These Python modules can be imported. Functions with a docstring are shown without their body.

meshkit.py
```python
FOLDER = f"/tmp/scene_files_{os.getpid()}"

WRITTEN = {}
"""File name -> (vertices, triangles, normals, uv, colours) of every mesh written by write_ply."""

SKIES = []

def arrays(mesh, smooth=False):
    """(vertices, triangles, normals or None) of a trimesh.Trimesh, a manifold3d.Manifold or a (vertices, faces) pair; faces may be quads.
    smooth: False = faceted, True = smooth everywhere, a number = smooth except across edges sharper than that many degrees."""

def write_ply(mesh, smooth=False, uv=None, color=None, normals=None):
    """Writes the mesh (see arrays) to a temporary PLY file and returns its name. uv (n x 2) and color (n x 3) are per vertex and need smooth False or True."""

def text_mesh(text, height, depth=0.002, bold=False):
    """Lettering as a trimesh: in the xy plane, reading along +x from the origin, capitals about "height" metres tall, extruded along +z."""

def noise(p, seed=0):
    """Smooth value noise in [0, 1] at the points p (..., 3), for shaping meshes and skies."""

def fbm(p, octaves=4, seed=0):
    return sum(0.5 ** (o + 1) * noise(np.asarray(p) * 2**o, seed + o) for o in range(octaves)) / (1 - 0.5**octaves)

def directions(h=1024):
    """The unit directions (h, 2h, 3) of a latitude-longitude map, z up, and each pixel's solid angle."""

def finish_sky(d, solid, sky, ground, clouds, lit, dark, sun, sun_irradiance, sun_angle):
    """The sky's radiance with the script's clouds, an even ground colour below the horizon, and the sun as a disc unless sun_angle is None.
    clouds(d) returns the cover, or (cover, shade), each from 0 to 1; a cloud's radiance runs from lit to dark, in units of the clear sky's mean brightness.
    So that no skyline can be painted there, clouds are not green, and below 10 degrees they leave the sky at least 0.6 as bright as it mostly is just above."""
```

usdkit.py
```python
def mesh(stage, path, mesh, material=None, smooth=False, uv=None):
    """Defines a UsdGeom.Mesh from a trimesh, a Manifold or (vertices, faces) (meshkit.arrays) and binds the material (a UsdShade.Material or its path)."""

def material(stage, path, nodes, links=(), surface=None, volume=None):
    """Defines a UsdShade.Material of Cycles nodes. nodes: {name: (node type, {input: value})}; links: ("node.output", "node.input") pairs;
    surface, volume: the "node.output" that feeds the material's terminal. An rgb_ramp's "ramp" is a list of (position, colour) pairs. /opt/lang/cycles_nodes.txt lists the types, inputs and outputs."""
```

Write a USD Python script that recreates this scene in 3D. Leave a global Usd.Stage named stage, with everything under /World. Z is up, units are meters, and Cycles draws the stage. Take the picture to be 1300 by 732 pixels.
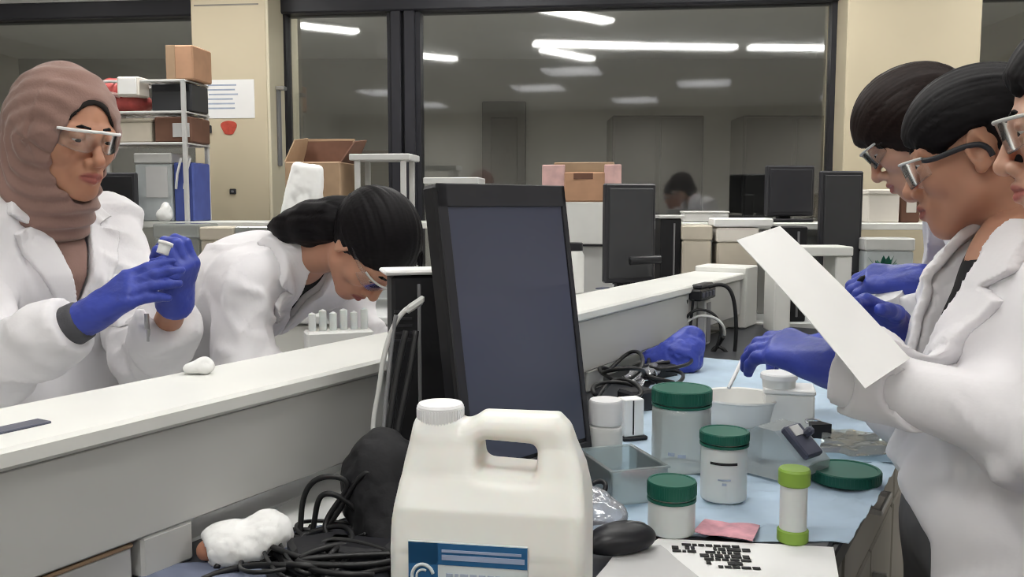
import math
import numpy as np
import trimesh
import meshkit
import usdkit
from pxr import Gf, Sdf, Usd, UsdGeom, UsdLux, UsdShade, Vt
from shapely.geometry import Polygon

stage = Usd.Stage.CreateInMemory()
UsdGeom.SetStageUpAxis(stage, 'Z')
UsdGeom.SetStageMetersPerUnit(stage, 1.0)
UsdGeom.Xform.Define(stage, '/World')
UsdGeom.Scope.Define(stage, '/World/Looks')

# ------------------------------------------------------------------ camera, light level
FPX, CX, CY = 1150.0, 650.0, 366.0
PITCH = math.atan((366 - 258) / FPX)
CAM = np.array([0.0, 0.0, 1.41])
EXPOSURE = -0.17
LAMP_ON = 21.0
cam = UsdGeom.Camera.Define(stage, '/World/camera')
cam.CreateHorizontalApertureAttr(36.0)
cam.CreateFocalLengthAttr(36.0 * FPX / 1300.0)
cam.CreateExposureAttr(EXPOSURE)
cam.CreateClippingRangeAttr(Gf.Vec2f(0.05, 100.0))
cam.AddTranslateOp().Set(Gf.Vec3d(*CAM))
cam.AddRotateXOp().Set(90.0 - math.degrees(PITCH))


def ray(px, py):
    u, v = (px - CX) / FPX, (CY - py) / FPX
    c, s = math.cos(PITCH), math.sin(PITCH)
    return np.array([u, c + v * s, -s + v * c])


def at(px, py, d):                    # the point seen at a pixel, d metres into the room
    r = ray(px, py)
    return CAM + r * (d / r[1])


def hit_z(px, py, z):
    r = ray(px, py)
    return CAM + r * ((z - CAM[2]) / r[2])


# the bench runs along TB, its right hand side is NB
TB = np.array([0.5, 0.8660254, 0.0])
NB = np.array([0.8660254, -0.5, 0.0])
UP = np.array([0.0, 0.0, 1.0])


def AB(a, b, z=0.0):
    return TB * a + NB * b + UP * z


def hit_b(px, py, b):
    r = ray(px, py)
    return CAM + r * ((b - CAM @ NB) / (r @ NB))


BENCH_Z = 0.92
# back wall line
W0 = np.array([0.0, 4.9, 0.0])
WT = np.array([0.99379, -0.11127, 0.0])
WN = np.array([-0.11127, -0.99379, 0.0])


def WP(s, off, z):
    return W0 + WT * s + WN * off + UP * z


def wall_s(px, off, py=150):
    r = ray(px, py)
    p0 = W0 + WN * off - CAM
    k = (p0 @ WN) / (r @ WN)
    return float((CAM + r * k - W0 - WN * off) @ WT)


# ------------------------------------------------------------------ scene helpers
_used = {}


def numbered(parent, name):
    k = (str(parent), name)
    n = _used.get(k, 0)
    _used[k] = n + 1
    return name if n == 0 else '%s_%03d' % (name, n)


_loc = {}


def tag(prim, label=None, cat=None, group=None, kind=None):
    p = prim.GetPrim() if hasattr(prim, 'GetPrim') else prim
    for k, v in (('label', label), ('category', cat), ('group', group), ('kind', kind)):
        if v:
            p.SetCustomDataByKey(k, v)
    return prim


def thing(name, label, cat, loc=(0, 0, 0), rotz=0.0, group=None, kind=None):
    path = '/World/' + numbered('/World', name)
    x = UsdGeom.Xform.Define(stage, path)
    x.AddTranslateOp().Set(Gf.Vec3d(*[float(c) for c in loc]))
    if rotz:
        x.AddRotateZOp().Set(float(rotz))
    _loc[path] = (np.array(loc, float), math.radians(rotz))
    tag(x, label, cat, group, kind)
    return x


def tolocal(path, v):
    if path not in _loc:
        return v
    o, r = _loc[path]
    w = v - o
    c, s = math.cos(r), math.sin(r)
    return np.stack([w[:, 0] * c + w[:, 1] * s, -w[:, 0] * s + w[:, 1] * c, w[:, 2]], 1)


def obj(name, mesh, mat, parent=None, smooth=False, world=False, label=None, cat=None, group=None, kind=None):
    base = str(parent.GetPath()) if parent is not None else '/World'
    path = base + '/' + numbered(base, name)
    if isinstance(mesh, (list,)):
        mesh = trimesh.util.concatenate(mesh)
    if not isinstance(mesh, tuple) and hasattr(mesh, 'to_mesh'):
        mm = mesh.to_mesh()
        mesh = (np.asarray(mm.vert_properties)[:, :3], np.asarray(mm.tri_verts))
    if not isinstance(mesh, tuple):
        mesh = (np.asarray(mesh.vertices), np.asarray(mesh.faces))
    root = '/'.join(base.split('/')[:3])
    if world and parent is not None:
        mesh = (tolocal(root, np.asarray(mesh[0], float)), mesh[1])
    m = usdkit.mesh(stage, path, mesh, MATS[mat], smooth=smooth)
    tag(m, label, cat, group, kind)
    return m


def dup(src, loc, rotz=0.0, label=None, group=None):
    p = src.GetPrim()
    name = p.GetName()
    base = name[:-4] if len(name) > 4 and name[-4] == '_' and name[-3:].isdigit() else name
    path = '/World/' + numbered('/World', base)
    x = UsdGeom.Xform.Define(stage, path)
    cd = p.GetCustomData()
    x.GetPrim().GetReferences().AddInternalReference(p.GetPath())
    x.ClearXformOpOrder()
    x.AddTranslateOp().Set(Gf.Vec3d(*[float(c) for c in loc]))
    if rotz or True:
        x.AddRotateZOp().Set(float(rotz))
    x.GetPrim().SetInstanceable(True)
    tag(x, label or cd.get('label'), cd.get('category'), group or cd.get('group'))
    return x


# ------------------------------------------------------------------ materials
MATS = {}


def mat(name, col, rough=0.5, var=0.06, scale=12.0, spec=0.4, bump=0.0, bscale=60.0, metal=0.0, trans=0.0, sss=0.0,
        sheen=0.0, ior=1.45, coat=0.0, stretch=(1, 1, 1), alpha=1.0):
    c = np.array(col, float)
    nodes = {
        'tc': ('texture_coordinate', {}),
        'mp': ('mapping', {'scale': stretch}),
        'n': ('noise_texture', {'scale': scale, 'detail': 3.0}),
        'r': ('rgb_ramp', {'ramp': [(0.25, tuple(np.clip(c * (1 - var), 0, 1))), (0.75, tuple(np.clip(c * (1 + var), 0, 1)))]}),
        'p': ('principled_bsdf', {'roughness': rough, 'specular_ior_level': spec, 'metallic': metal, 'transmission_weight': trans,
                                  'subsurface_weight': sss, 'subsurface_scale': 0.01, 'subsurface_radius': (1.0, 0.4, 0.2),
                                  'sheen_weight': sheen, 'ior': ior, 'coat_weight': coat, 'alpha': alpha}),
    }
    links = [('tc.object', 'mp.vector'), ('mp.vector', 'n.vector'), ('n.fac', 'r.fac'), ('r.color', 'p.base_color')]
    if bump:
        nodes['n2'] = ('noise_texture', {'scale': bscale, 'detail': 4.0})
        nodes['b'] = ('bump', {'strength': bump, 'distance': 0.004})
        links += [('mp.vector', 'n2.vector'), ('n2.fac', 'b.height'), ('b.normal', 'p.normal')]
    MATS[name] = usdkit.material(stage, '/World/Looks/' + name, nodes, links, surface='p.BSDF')


def mat_emit(name, col, strength):
    MATS[name] = usdkit.material(stage, '/World/Looks/' + name, {'e': ('emission', {'color': col, 'strength': strength})}, [], surface='e.emission')


def mat_clear(name, tint, rough=0.05, gloss=0.12, body=0.0, bodycol=(0.8, 0.85, 0.85), ior=1.45):
    """thin clear plastic or glass: see-through, mirror and a little milkiness"""
    nodes = {
        't': ('transparent_bsdf', {'color': tint}),
        'g': ('glossy_bsdf', {'color': (1, 1, 1), 'roughness': rough}),
        'd': ('diffuse_bsdf', {'color': bodycol}),
        'tl': ('translucent_bsdf', {'color': bodycol}),
        'dm': ('mix_closure', {'fac': 0.5}),
        'm1': ('mix_closure', {'fac': body}),
        'f': ('fresnel', {'IOR': ior}),
        'fm': ('math', {'math_type': 'maximum', 'value2': gloss}),
        'm2': ('mix_closure', {}),
    }
    links = [('d.BSDF', 'dm.closure1'), ('tl.BSDF', 'dm.closure2'), ('t.BSDF', 'm1.closure1'), ('dm.closure', 'm1.closure2'),
             ('f.fac', 'fm.value1'), ('fm.value', 'm2.fac'), ('m1.closure', 'm2.closure1'), ('g.BSDF', 'm2.closure2')]
    MATS[name] = usdkit.material(stage, '/World/Looks/' + name, nodes, links, surface='m2.closure')


mat('wall_paint', (0.62, 0.60, 0.55), 0.7, 0.03, 3)
mat('ceiling_white', (0.75, 0.75, 0.73), 0.8, 0.03, 3)
mat('floor_vinyl', (0.36, 0.35, 0.33), 0.35, 0.10, 6)
mat('pillar_cream', (0.53, 0.465, 0.335), 0.6, 0.03, 2.5)
mat('pillar_edge', (0.62, 0.57, 0.43), 0.5, 0.03, 2.5)
mat('far_wall', (0.42, 0.42, 0.405), 0.8, 0.1, 1.2)
mat('far_dark', (0.035, 0.036, 0.04), 0.5, 0.2, 3)
mat('frame_dark', (0.022, 0.022, 0.028), 0.45, 0.1, 8)
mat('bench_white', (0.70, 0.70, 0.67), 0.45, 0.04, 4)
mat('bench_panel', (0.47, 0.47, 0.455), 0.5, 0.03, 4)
mat('worktop_dark', (0.035, 0.037, 0.045), 0.35, 0.2, 20)
mat('worktop_pale', (0.62, 0.63, 0.63), 0.4, 0.04, 9)
mat('cabinet_grey', (0.23, 0.215, 0.19), 0.5, 0.07, 4)
mat('black_plastic', (0.012, 0.012, 0.015), 0.38, 0.2, 20)
mat('black_matte', (0.010, 0.010, 0.012), 0.7, 0.2, 20, bump=0.3)
mat('cable_black', (0.010, 0.010, 0.011), 0.42, 0.2, 20)
mat('screen_dark', (0.066, 0.073, 0.110), 0.28, 0.05, 3, spec=0.6)
mat('bezel_dark', (0.028, 0.028, 0.033), 0.42, 0.1, 10)
mat('monitor_back', (0.045, 0.046, 0.05), 0.45, 0.1, 10)
mat('grey_plastic', (0.20, 0.20, 0.21), 0.45, 0.06, 10)
mat('grey_device', (0.075, 0.08, 0.115), 0.4, 0.1, 20)
mat('light_grey', (0.55, 0.55, 0.54), 0.45, 0.05, 10)
mat('steel', (0.55, 0.55, 0.56), 0.3, 0.04, 10, metal=0.9)
mat('paper_white', (0.78, 0.78, 0.77), 0.75, 0.02, 10)
mat('paper_warm', (0.70, 0.66, 0.60), 0.75, 0.04, 10)
mat('paper_grey', (0.50, 0.50, 0.50), 0.75, 0.04, 10)
mat('ink_black', (0.015, 0.015, 0.016), 0.7, 0.1, 30)
mat('ink_grey', (0.35, 0.40, 0.50), 0.7, 0.1, 30)
mat('sticker_red', (0.45, 0.07, 0.045), 0.5, 0.2, 60)
mat('cardboard', (0.36, 0.245, 0.155), 0.8, 0.1, 14)
mat('cardboard_dark', (0.15, 0.075, 0.05), 0.8, 0.15, 14)
mat('cardboard_orange', (0.45, 0.26, 0.16), 0.8, 0.1, 14)
mat('carton_pink', (0.62, 0.40, 0.38), 0.75, 0.15, 25)
mat('carton_beige', (0.52, 0.47, 0.39), 0.75, 0.08, 10)
mat('red_pack', (0.40, 0.075, 0.07), 0.5, 0.35, 22)
mat('coat_white', (0.76, 0.745, 0.765), 0.85, 0.02, 16, spec=0.2, bump=0.04, bscale=260)
mat('shirt_black', (0.012, 0.012, 0.014), 0.85, 0.2, 30)
mat('shirt_grey', (0.085, 0.085, 0.095), 0.85, 0.15, 30, bump=0.2, bscale=300)
mat('trouser_grey', (0.10, 0.10, 0.105), 0.85, 0.12, 30)
mat('trouser_black', (0.02, 0.02, 0.024), 0.85, 0.12, 30)
mat('shoe_dark', (0.02, 0.02, 0.022), 0.5, 0.12, 30)
mat('hijab_brown', (0.27, 0.165, 0.138), 0.85, 0.10, 14, spec=0.2, bump=0.15, bscale=250, sheen=0.25)
mat('hijab_under', (0.015, 0.011, 0.010), 0.9, 0.10, 14)
mat('glove_blue', (0.040, 0.062, 0.36), 0.42, 0.16, 24, spec=0.45, bump=0.25, bscale=70)
mat('hair_black', (0.0055, 0.0045, 0.0055), 0.55, 0.4, 40, spec=0.14, stretch=(1, 6, 6))
mat('hair_brown', (0.013, 0.007, 0.006), 0.55, 0.4, 40, spec=0.14, stretch=(1, 6, 6))
mat('eye_white', (0.62, 0.58, 0.55), 0.2, 0.03, 30)
mat('eye_dark', (0.012, 0.008, 0.006), 0.15, 0.1, 30)
mat('jug_white', (0.70, 0.70, 0.665), 0.36, 0.025, 6, sss=0.15)
mat('cap_white', (0.74, 0.74, 0.75), 0.38, 0.02, 10)
mat('label_blue', (0.020, 0.105, 0.245), 0.4, 0.06, 20)
mat('label_pale', (0.58, 0.63, 0.64), 0.45, 0.06, 22)
mat('label_stripe', (0.30, 0.36, 0.50), 0.45, 0.06, 22)
mat('lid_green', (0.012, 0.105, 0.072), 0.4, 0.08, 18)
mat('lid_lime', (0.22, 0.36, 0.055), 0.4, 0.10, 20)
mat('film_pink', (0.62, 0.30, 0.35), 0.5, 0.3, 40)
mat('pad_blue', (0.40, 0.51, 0.62), 0.65, 0.10, 9, bump=0.2, bscale=30)
mat('jar_milk', (0.60, 0.63, 0.62), 0.35, 0.04, 14, sss=0.1, trans=0.0)
mat('tub_white', (0.68, 0.68, 0.66), 0.45, 0.03, 14)
mat('peach', (0.42, 0.19, 0.12), 0.6, 0.12, 20)
mat('slate_blue', (0.14, 0.16, 0.23), 0.6, 0.12, 20)
mat('bin_blue', (0.07, 0.10, 0.34), 0.5, 0.16, 14)
mat('bin_pale', (0.42, 0.45, 0.46), 0.5, 0.12, 14)
mat_clear('window_glass', (0.88, 0.89, 0.88), 0.04, 0.125)
mat_clear('goggle_clear', (0.97, 0.975, 0.975), 0.10, 0.03, 0.02, ior=1.16)
mat_clear('clear_plastic', (0.85, 0.91, 0.92), 0.12, 0.12, 0.22)
mat_clear('jar_clear', (0.86, 0.91, 0.90), 0.12, 0.08, 0.74, (0.74, 0.77, 0.75))
mat_clear('bag_clear', (0.92, 0.93, 0.95), 0.12, 0.12, 0.35, (0.75, 0.74, 0.80))
mat_clear('bin_clear', (0.80, 0.83, 0.83), 0.2, 0.10, 0.45, (0.55, 0.57, 0.56))
mat_emit('lamp_white', (1.0, 0.985, 0.95), LAMP_ON)


def mat_skin(name, col, lip):
    nodes = {
        'tc': ('texture_coordinate', {}),
        'n': ('noise_texture', {'scale': 18.0, 'detail': 3.0}),
        'r': ('rgb_ramp', {'ramp': [(0.3, tuple(np.array(col) * 0.93)), (0.7, tuple(np.minimum(np.array(col) * 1.07, 1)))]}),
        'a': ('attribute', {'attribute': 'lipmask'}),
        'm': ('mix_color', {'b': lip}),
        'p': ('principled_bsdf', {'roughness': 0.5, 'specular_ior_level': 0.35, 'subsurface_weight': 0.15, 'subsurface_scale': 0.006,
                                  'subsurface_radius': (1.0, 0.35, 0.2)}),
    }
    MATS[name] = usdkit.material(stage, '/World/Looks/' + name, nodes, [
        ('tc.object', 'n.vector'), ('n.fac', 'r.fac'), ('r.color', 'm.a'), ('a.fac', 'm.fac'), ('m.result', 'p.base_color')], surface='p.BSDF')


mat_skin('skin_medium', (0.46, 0.235, 0.155), (0.28, 0.085, 0.07))
mat_skin('skin_tan', (0.44, 0.215, 0.135), (0.30, 0.09, 0.075))
mat_skin('skin_light', (0.52, 0.30, 0.215), (0.36, 0.12, 0.10))

# ------------------------------------------------------------------ mesh helpers


def box(lo, hi, bev=0.0):
    lo, hi = np.minimum(lo, hi), np.maximum(lo, hi)
    if bev <= 0:
        m = trimesh.creation.box(hi - lo)
        m.apply_translation((lo + hi) / 2)
        return m
    h = (hi - lo) / 2
    bev = min(bev, h.min() * 0.9)
    pts = []
    for sx in (-1, 1):
        for sy in (-1, 1):
            for sz in (-1, 1):
                s = np.array([sx, sy, sz])
                for k in range(3):
                    q = s * (h - bev)
                    q[k] = s[k] * h[k]
                    pts.append(q)
    m = trimesh.convex.convex_hull(np.array(pts))
    m.apply_translation((lo + hi) / 2)
    return m


def frame_box(o, X, Y, Z, size, bev=0.0):
    """box with its centre at o and axes X Y Z"""
    size = np.array(size, float)
    m = box(-size / 2, size / 2, bev)
    R = np.stack([X, Y, Z], 1)
    m.vertices = m.vertices @ R.T + o
    return m


def abbox(a0, a1, b0, b1, z0, z1, bev=0.0):
    return frame_box(AB((a0 + a1) / 2, (b0 + b1) / 2, (z0 + z1) / 2), TB, -NB, UP, (a1 - a0, abs(b1 - b0), z1 - z0), bev)


def wbox(s0, s1, f0, f1, z0, z1, bev=0.0):
    return frame_box(WP((s0 + s1) / 2, (f0 + f1) / 2, (z0 + z1) / 2), WT, -WN, UP, (abs(s1 - s0), abs(f1 - f0), z1 - z0), bev)


def lathe(prof, n=40):
    """profile [(r, z)...] about z, closed at the axis"""
    return trimesh.creation.revolve(np.array(prof, float), sections=n)


def tube(pts, r, n=8, closed_ends=True):
    P = np.asarray(pts, float)
    T = np.gradient(P, axis=0)
    T /= np.maximum(np.linalg.norm(T, axis=1, keepdims=True), 1e-9)
    u = np.cross(T[0], [0, 0, 1.0])
    if np.linalg.norm(u) < 1e-3:
        u = np.cross(T[0], [1.0, 0, 0])
    u /= np.linalg.norm(u)
    V = []
    rr = np.broadcast_to(r, (len(P),))
    for i in range(len(P)):
        u = u - T[i] * (u @ T[i])
        u /= max(np.linalg.norm(u), 1e-9)
        w = np.cross(T[i], u)
        ang = np.arange(n) * 2 * np.pi / n
        V.append(P[i] + rr[i] * (np.cos(ang)[:, None] * u + np.sin(ang)[:, None] * w))
    V = np.concatenate(V)
    F = []
    for i in range(len(P) - 1):
        for j in range(n):
            a, b = i * n + j, i * n + (j + 1) % n
            F += [[a, b, b + n], [a, b + n, a + n]]
    c0, c1 = len(V), len(V) + 1
    V = np.vstack([V, P[0], P[-1]])
    e = (len(P) - 1) * n
    for j in range(n):
        F += [[c0, (j + 1) % n, j], [c1, e + j, e + (j + 1) % n]]
    return trimesh.Trimesh(V, np.array(F), process=False)


def spline(pts, n=40):
    from scipy.interpolate import CubicSpline
    P = np.asarray(pts, float)
    t = np.concatenate([[0], np.cumsum(np.linalg.norm(np.diff(P, axis=0), axis=1) ** 0.5)])
    return CubicSpline(t, P)(np.linspace(0, t[-1], n))


def place(m, o, X, Y, Z):
    m = m.copy()
    m.vertices = m.vertices @ np.stack([X, Y, Z], 1).T + np.asarray(o)
    return m


def unit(v):
    v = np.asarray(v, float)
    return v / np.linalg.norm(v)


def slab(poly, th):
    """flat polygon (x, y) extruded th along z"""
    return trimesh.creation.extrude_polygon(Polygon(poly), th, engine='earcut')


def cloth_patch(fn, nu, nv, th):
    """a thin sheet from fn(u, v) -> xyz arrays, closed with thickness th along its normal"""
    u, v = np.meshgrid(np.linspace(0, 1, nu), np.linspace(0, 1, nv), indexing='ij')
    P = fn(u, v)
    du, dv = np.gradient(P, axis=0), np.gradient(P, axis=1)
    N = np.cross(du, dv)
    N /= np.maximum(np.linalg.norm(N, axis=2, keepdims=True), 1e-9)
    A, B = (P + N * th / 2).reshape(-1, 3), (P - N * th / 2).reshape(-1, 3)
    I = np.arange(nu * nv).reshape(nu, nv)
    q = np.stack([I[:-1, :-1], I[1:, :-1], I[1:, 1:], I[:-1, 1:]], -1).reshape(-1, 4)
    o = nu * nv
    F = [q, q[:, ::-1] + o]
    for e in (I[:, 0], I[-1, :], I[::-1, -1], I[0, ::-1]):
        F.append(np.stack([e[1:], e[:-1], e[:-1] + o, e[1:] + o], 1)[:, ::-1])
    F = np.concatenate(F)
    F = np.vstack([F[:, [0, 1, 2]], F[:, [0, 2, 3]]])
    m = trimesh.Trimesh(np.vstack([A, B]), F, process=False)
    return m


# ------------------------------------------------------------------ signed distance modelling
class Field:
    def __init__(self):
        self.p = []

    def _add(self, fn, lo, hi, k, op='u'):
        self.p.append((fn, np.asarray(lo, float), np.asarray(hi, float), k, op))
        return self

    def rc(self, a, b, r1, r2=None, k=0.01, op='u', axis=None, s=1.0):
        """capsule with two radii; axis, s: widened by s along a unit axis"""
        r2 = r1 if r2 is None else r2
        a, b = np.asarray(a, float), np.asarray(b, float)
        m = max(r1, r2) * max(s, 1.0)
        ab = b - a

        def fn(P):
            Q = P - a
            e = ab
            if axis is not None:
                w = 1 / s - 1
                Q = Q + axis * (Q @ axis)[..., None] * w
                e = ab + axis * (ab @ axis) * w
            t = np.clip((Q @ e) / max(e @ e, 1e-12), 0, 1)
            return np.linalg.norm(Q - t[..., None] * e, axis=-1) - (r1 + (r2 - r1) * t)
        return self._add(fn, np.minimum(a, b) - m, np.maximum(a, b) + m, k, op)

    def ell(self, c, r, k=0.01, op='u', R=None):
        c, r = np.asarray(c, float), np.asarray(r, float)
        m = np.full(3, r.max()) if R is not None else r

        def fn(P):
            Q = P - c
            if R is not None:
                Q = Q @ R
            k0 = np.linalg.norm(Q / r, axis=-1)
            k1 = np.maximum(np.linalg.norm(Q / (r * r), axis=-1), 1e-9)
            return np.where(k0 < 1e-6, -r.min(), k0 * (k0 - 1) / k1)
        return self._add(fn, c - m, c + m, k, op)

    def sp(self, c, r, k=0.01, op='u'):
        return self.rc(c, c, r, r, k, op)

    def fn(self, f, lo, hi, k=0.003, op='c'):
        return self._add(f, lo, hi, k, op)

    def bounds(self):
        u = [(l, h) for _, l, h, _, o in self.p if o == 'u']
        return np.min([l for l, _ in u], 0), np.max([h for _, h in u], 0)

    def eval(self, lo, hi, h):
        n = np.ceil((hi - lo) / h).astype(int) + 1
        ax = [lo[i] + h * np.arange(n[i]) for i in range(3)]
        val = np.full(n, 0.5, np.float32)
        for fn, l, u, k, op in self.p:
            pad = k + 3 * h
            i0 = np.maximum(np.floor((l - pad - lo) / h).astype(int), 0)
            i1 = np.minimum(np.ceil((u + pad - lo) / h).astype(int) + 1, n)
            if (i1 <= i0).any():
                continue
            s = tuple(slice(i0[i], i1[i]) for i in range(3))
            P = np.stack(np.meshgrid(*[ax[i][s[i]] for i in range(3)], indexing='ij'), -1)
            d = fn(P).astype(np.float32)
            v = val[s]
            if op == 'u':
                hh = np.maximum(k - np.abs(v - d), 0) / max(k, 1e-9)
                val[s] = np.minimum(v, d) - hh * hh * k * 0.25
            else:
                d = -d
                hh = np.maximum(k - np.abs(v - d), 0) / max(k, 1e-9)
                val[s] = np.maximum(v, d) + hh * hh * k * 0.25
        return val

    def mesh(self, h, lo=None, hi=None, extra=None):
        l, u = self.bounds()
        lo = l - 3 * h if lo is None else np.asarray(lo, float)
        hi = u + 3 * h if hi is None else np.asarray(hi, float)
        val = self.eval(lo, hi, h)
        if extra is not None:
            n = val.shape
            P = np.stack(np.meshgrid(*[lo[i] + h * np.arange(n[i]) for i in range(3)], indexing='ij'), -1)
            val = extra(val, P)
        for i in range(3):
            s = [slice(None)] * 3
            for e in (0, -1):
                s[i] = e
                val[tuple(s)] = np.maximum(val[tuple(s)], h)
        return surface_nets(val, lo, h)


def surface_nets(val, lo, h):
    ins = val < 0
    n = np.array(val.shape)
    cnt = np.zeros(n - 1, np.int8)
    C = [(i, j, k) for i in (0, 1) for j in (0, 1) for k in (0, 1)]
    for i, j, k in C:
        cnt += ins[i:n[0] - 1 + i, j:n[1] - 1 + j, k:n[2] - 1 + k]
    act = np.argwhere((cnt > 0) & (cnt < 8))
    cv = np.stack([val[act[:, 0] + i, act[:, 1] + j, act[:, 2] + k] for i, j, k in C], 1)
    acc, num = np.zeros((len(act), 3)), np.zeros(len(act))
    for p, A in enumerate(C):
        for q, B in enumerate(C):
            if q > p and sum(abs(A[t] - B[t]) for t in range(3)) == 1:
                x = (cv[:, p] < 0) != (cv[:, q] < 0)
                t = np.where(x, cv[:, p] / np.where(x, cv[:, p] - cv[:, q], 1), 0)
                acc += x[:, None] * (np.array(A) + t[:, None] * (np.array(B) - np.array(A)))
                num += x
    V = lo + h * (act + acc / num[:, None])
    idx = np.full(n - 1, -1, np.int32)
    idx[tuple(act.T)] = np.arange(len(act))
    F = []
    for ax in range(3):
        b, c = (ax + 1) % 3, (ax + 2) % 3
        s0, s1 = [slice(None)] * 3, [slice(None)] * 3
        s0[ax], s1[ax] = slice(0, n[ax] - 1), slice(1, n[ax])
        x0, x1 = ins[tuple(s0)], ins[tuple(s1)]
        e = np.argwhere(x0 != x1)
        e = e[(e[:, b] > 0) & (e[:, c] > 0) & (e[:, b] < n[b] - 1) & (e[:, c] < n[c] - 1)]
        flip = ~x0[tuple(e.T)]
        ob, oc = np.zeros(3, int), np.zeros(3, int)
        ob[b], oc[c] = 1, 1
        q = np.stack([idx[tuple((e - ob - oc).T)], idx[tuple((e - oc).T)], idx[tuple(e.T)], idx[tuple((e - ob).T)]], 1)
        q[flip] = q[flip][:, ::-1]
        F.append(q)
    F = np.concatenate(F)
    F = np.vstack([F[:, [0, 1, 2]], F[:, [0, 2, 3]]])
    return trimesh.Trimesh(V, F, process=False)


def poly_dist(U, V, poly):
    """signed distance to a 2D polygon"""
    poly = np.asarray(poly, float)
    d = np.full(U.shape, 1e9)
    s = np.ones(U.shape)
    m = len(poly)
    for i in range(m):
        a, b = poly[i], poly[i - 1]
        ex, ey = b - a
        wx, wy = U - a[0], V - a[1]
        t = np.clip((wx * ex + wy * ey) / max(ex * ex + ey * ey, 1e-12), 0, 1)
        d = np.minimum(d, (wx - ex * t) ** 2 + (wy - ey * t) ** 2)
        c1, c2, c3 = V >= a[1], V < b[1], ex * wy > ey * wx
        s = np.where((c1 & c2 & c3) | (~c1 & ~c2 & ~c3), -s, s)
    return s * np.sqrt(d)


def vnormals(m):
    v, f = m.vertices, m.faces
    n = np.zeros_like(v)
    fn = np.cross(v[f[:, 1]] - v[f[:, 0]], v[f[:, 2]] - v[f[:, 0]])
    for k in range(3):
        np.add.at(n, f[:, k], fn)
    return n / np.maximum(np.linalg.norm(n, axis=1, keepdims=True), 1e-12)


def wrinkle(m, amp, axes, scales, seed=0, ridge=True, oct=3):
    P = np.stack([m.vertices @ axes[i] * scales[i] for i in range(3)], 1)
    f = meshkit.fbm(P, oct, seed)
    if ridge:
        f = 0.6 * (0.5 - np.abs(2 * f - 1)) + 0.4 * (f - 0.5) * 2
    else:
        f = (f - 0.5) * 2
    m.vertices = m.vertices + vnormals(m) * (amp * f)[:, None]
    return m
# ================================================================== THE SETTING
CEIL = 2.75
TROFFERS = [(-2.9, -0.9), (-1.0, -0.9), (0.9, -0.9), (2.6, -0.9), (-2.9, -2.4), (0.0, -2.4), (2.6, -2.4), (-3.5, 1.2), (2.5, 0.6), (-0.4, 0.35),
            (-2.9, 4.1), (-1.6, 4.1), (-0.2, 4.1), (1.2, 3.95), (2.5, 3.8), (-3.2, 5.75), (-1.9, 5.75), (-0.6, 5.6), (0.7, 5.5), (2.0, 5.4)]
# mirrored room positions: a ceiling lamp whose reflection is seen in the glass


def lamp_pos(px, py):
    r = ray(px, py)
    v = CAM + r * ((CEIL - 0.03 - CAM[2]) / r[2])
    return v - 2 * ((v - W0) @ WN) * WN


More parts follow.
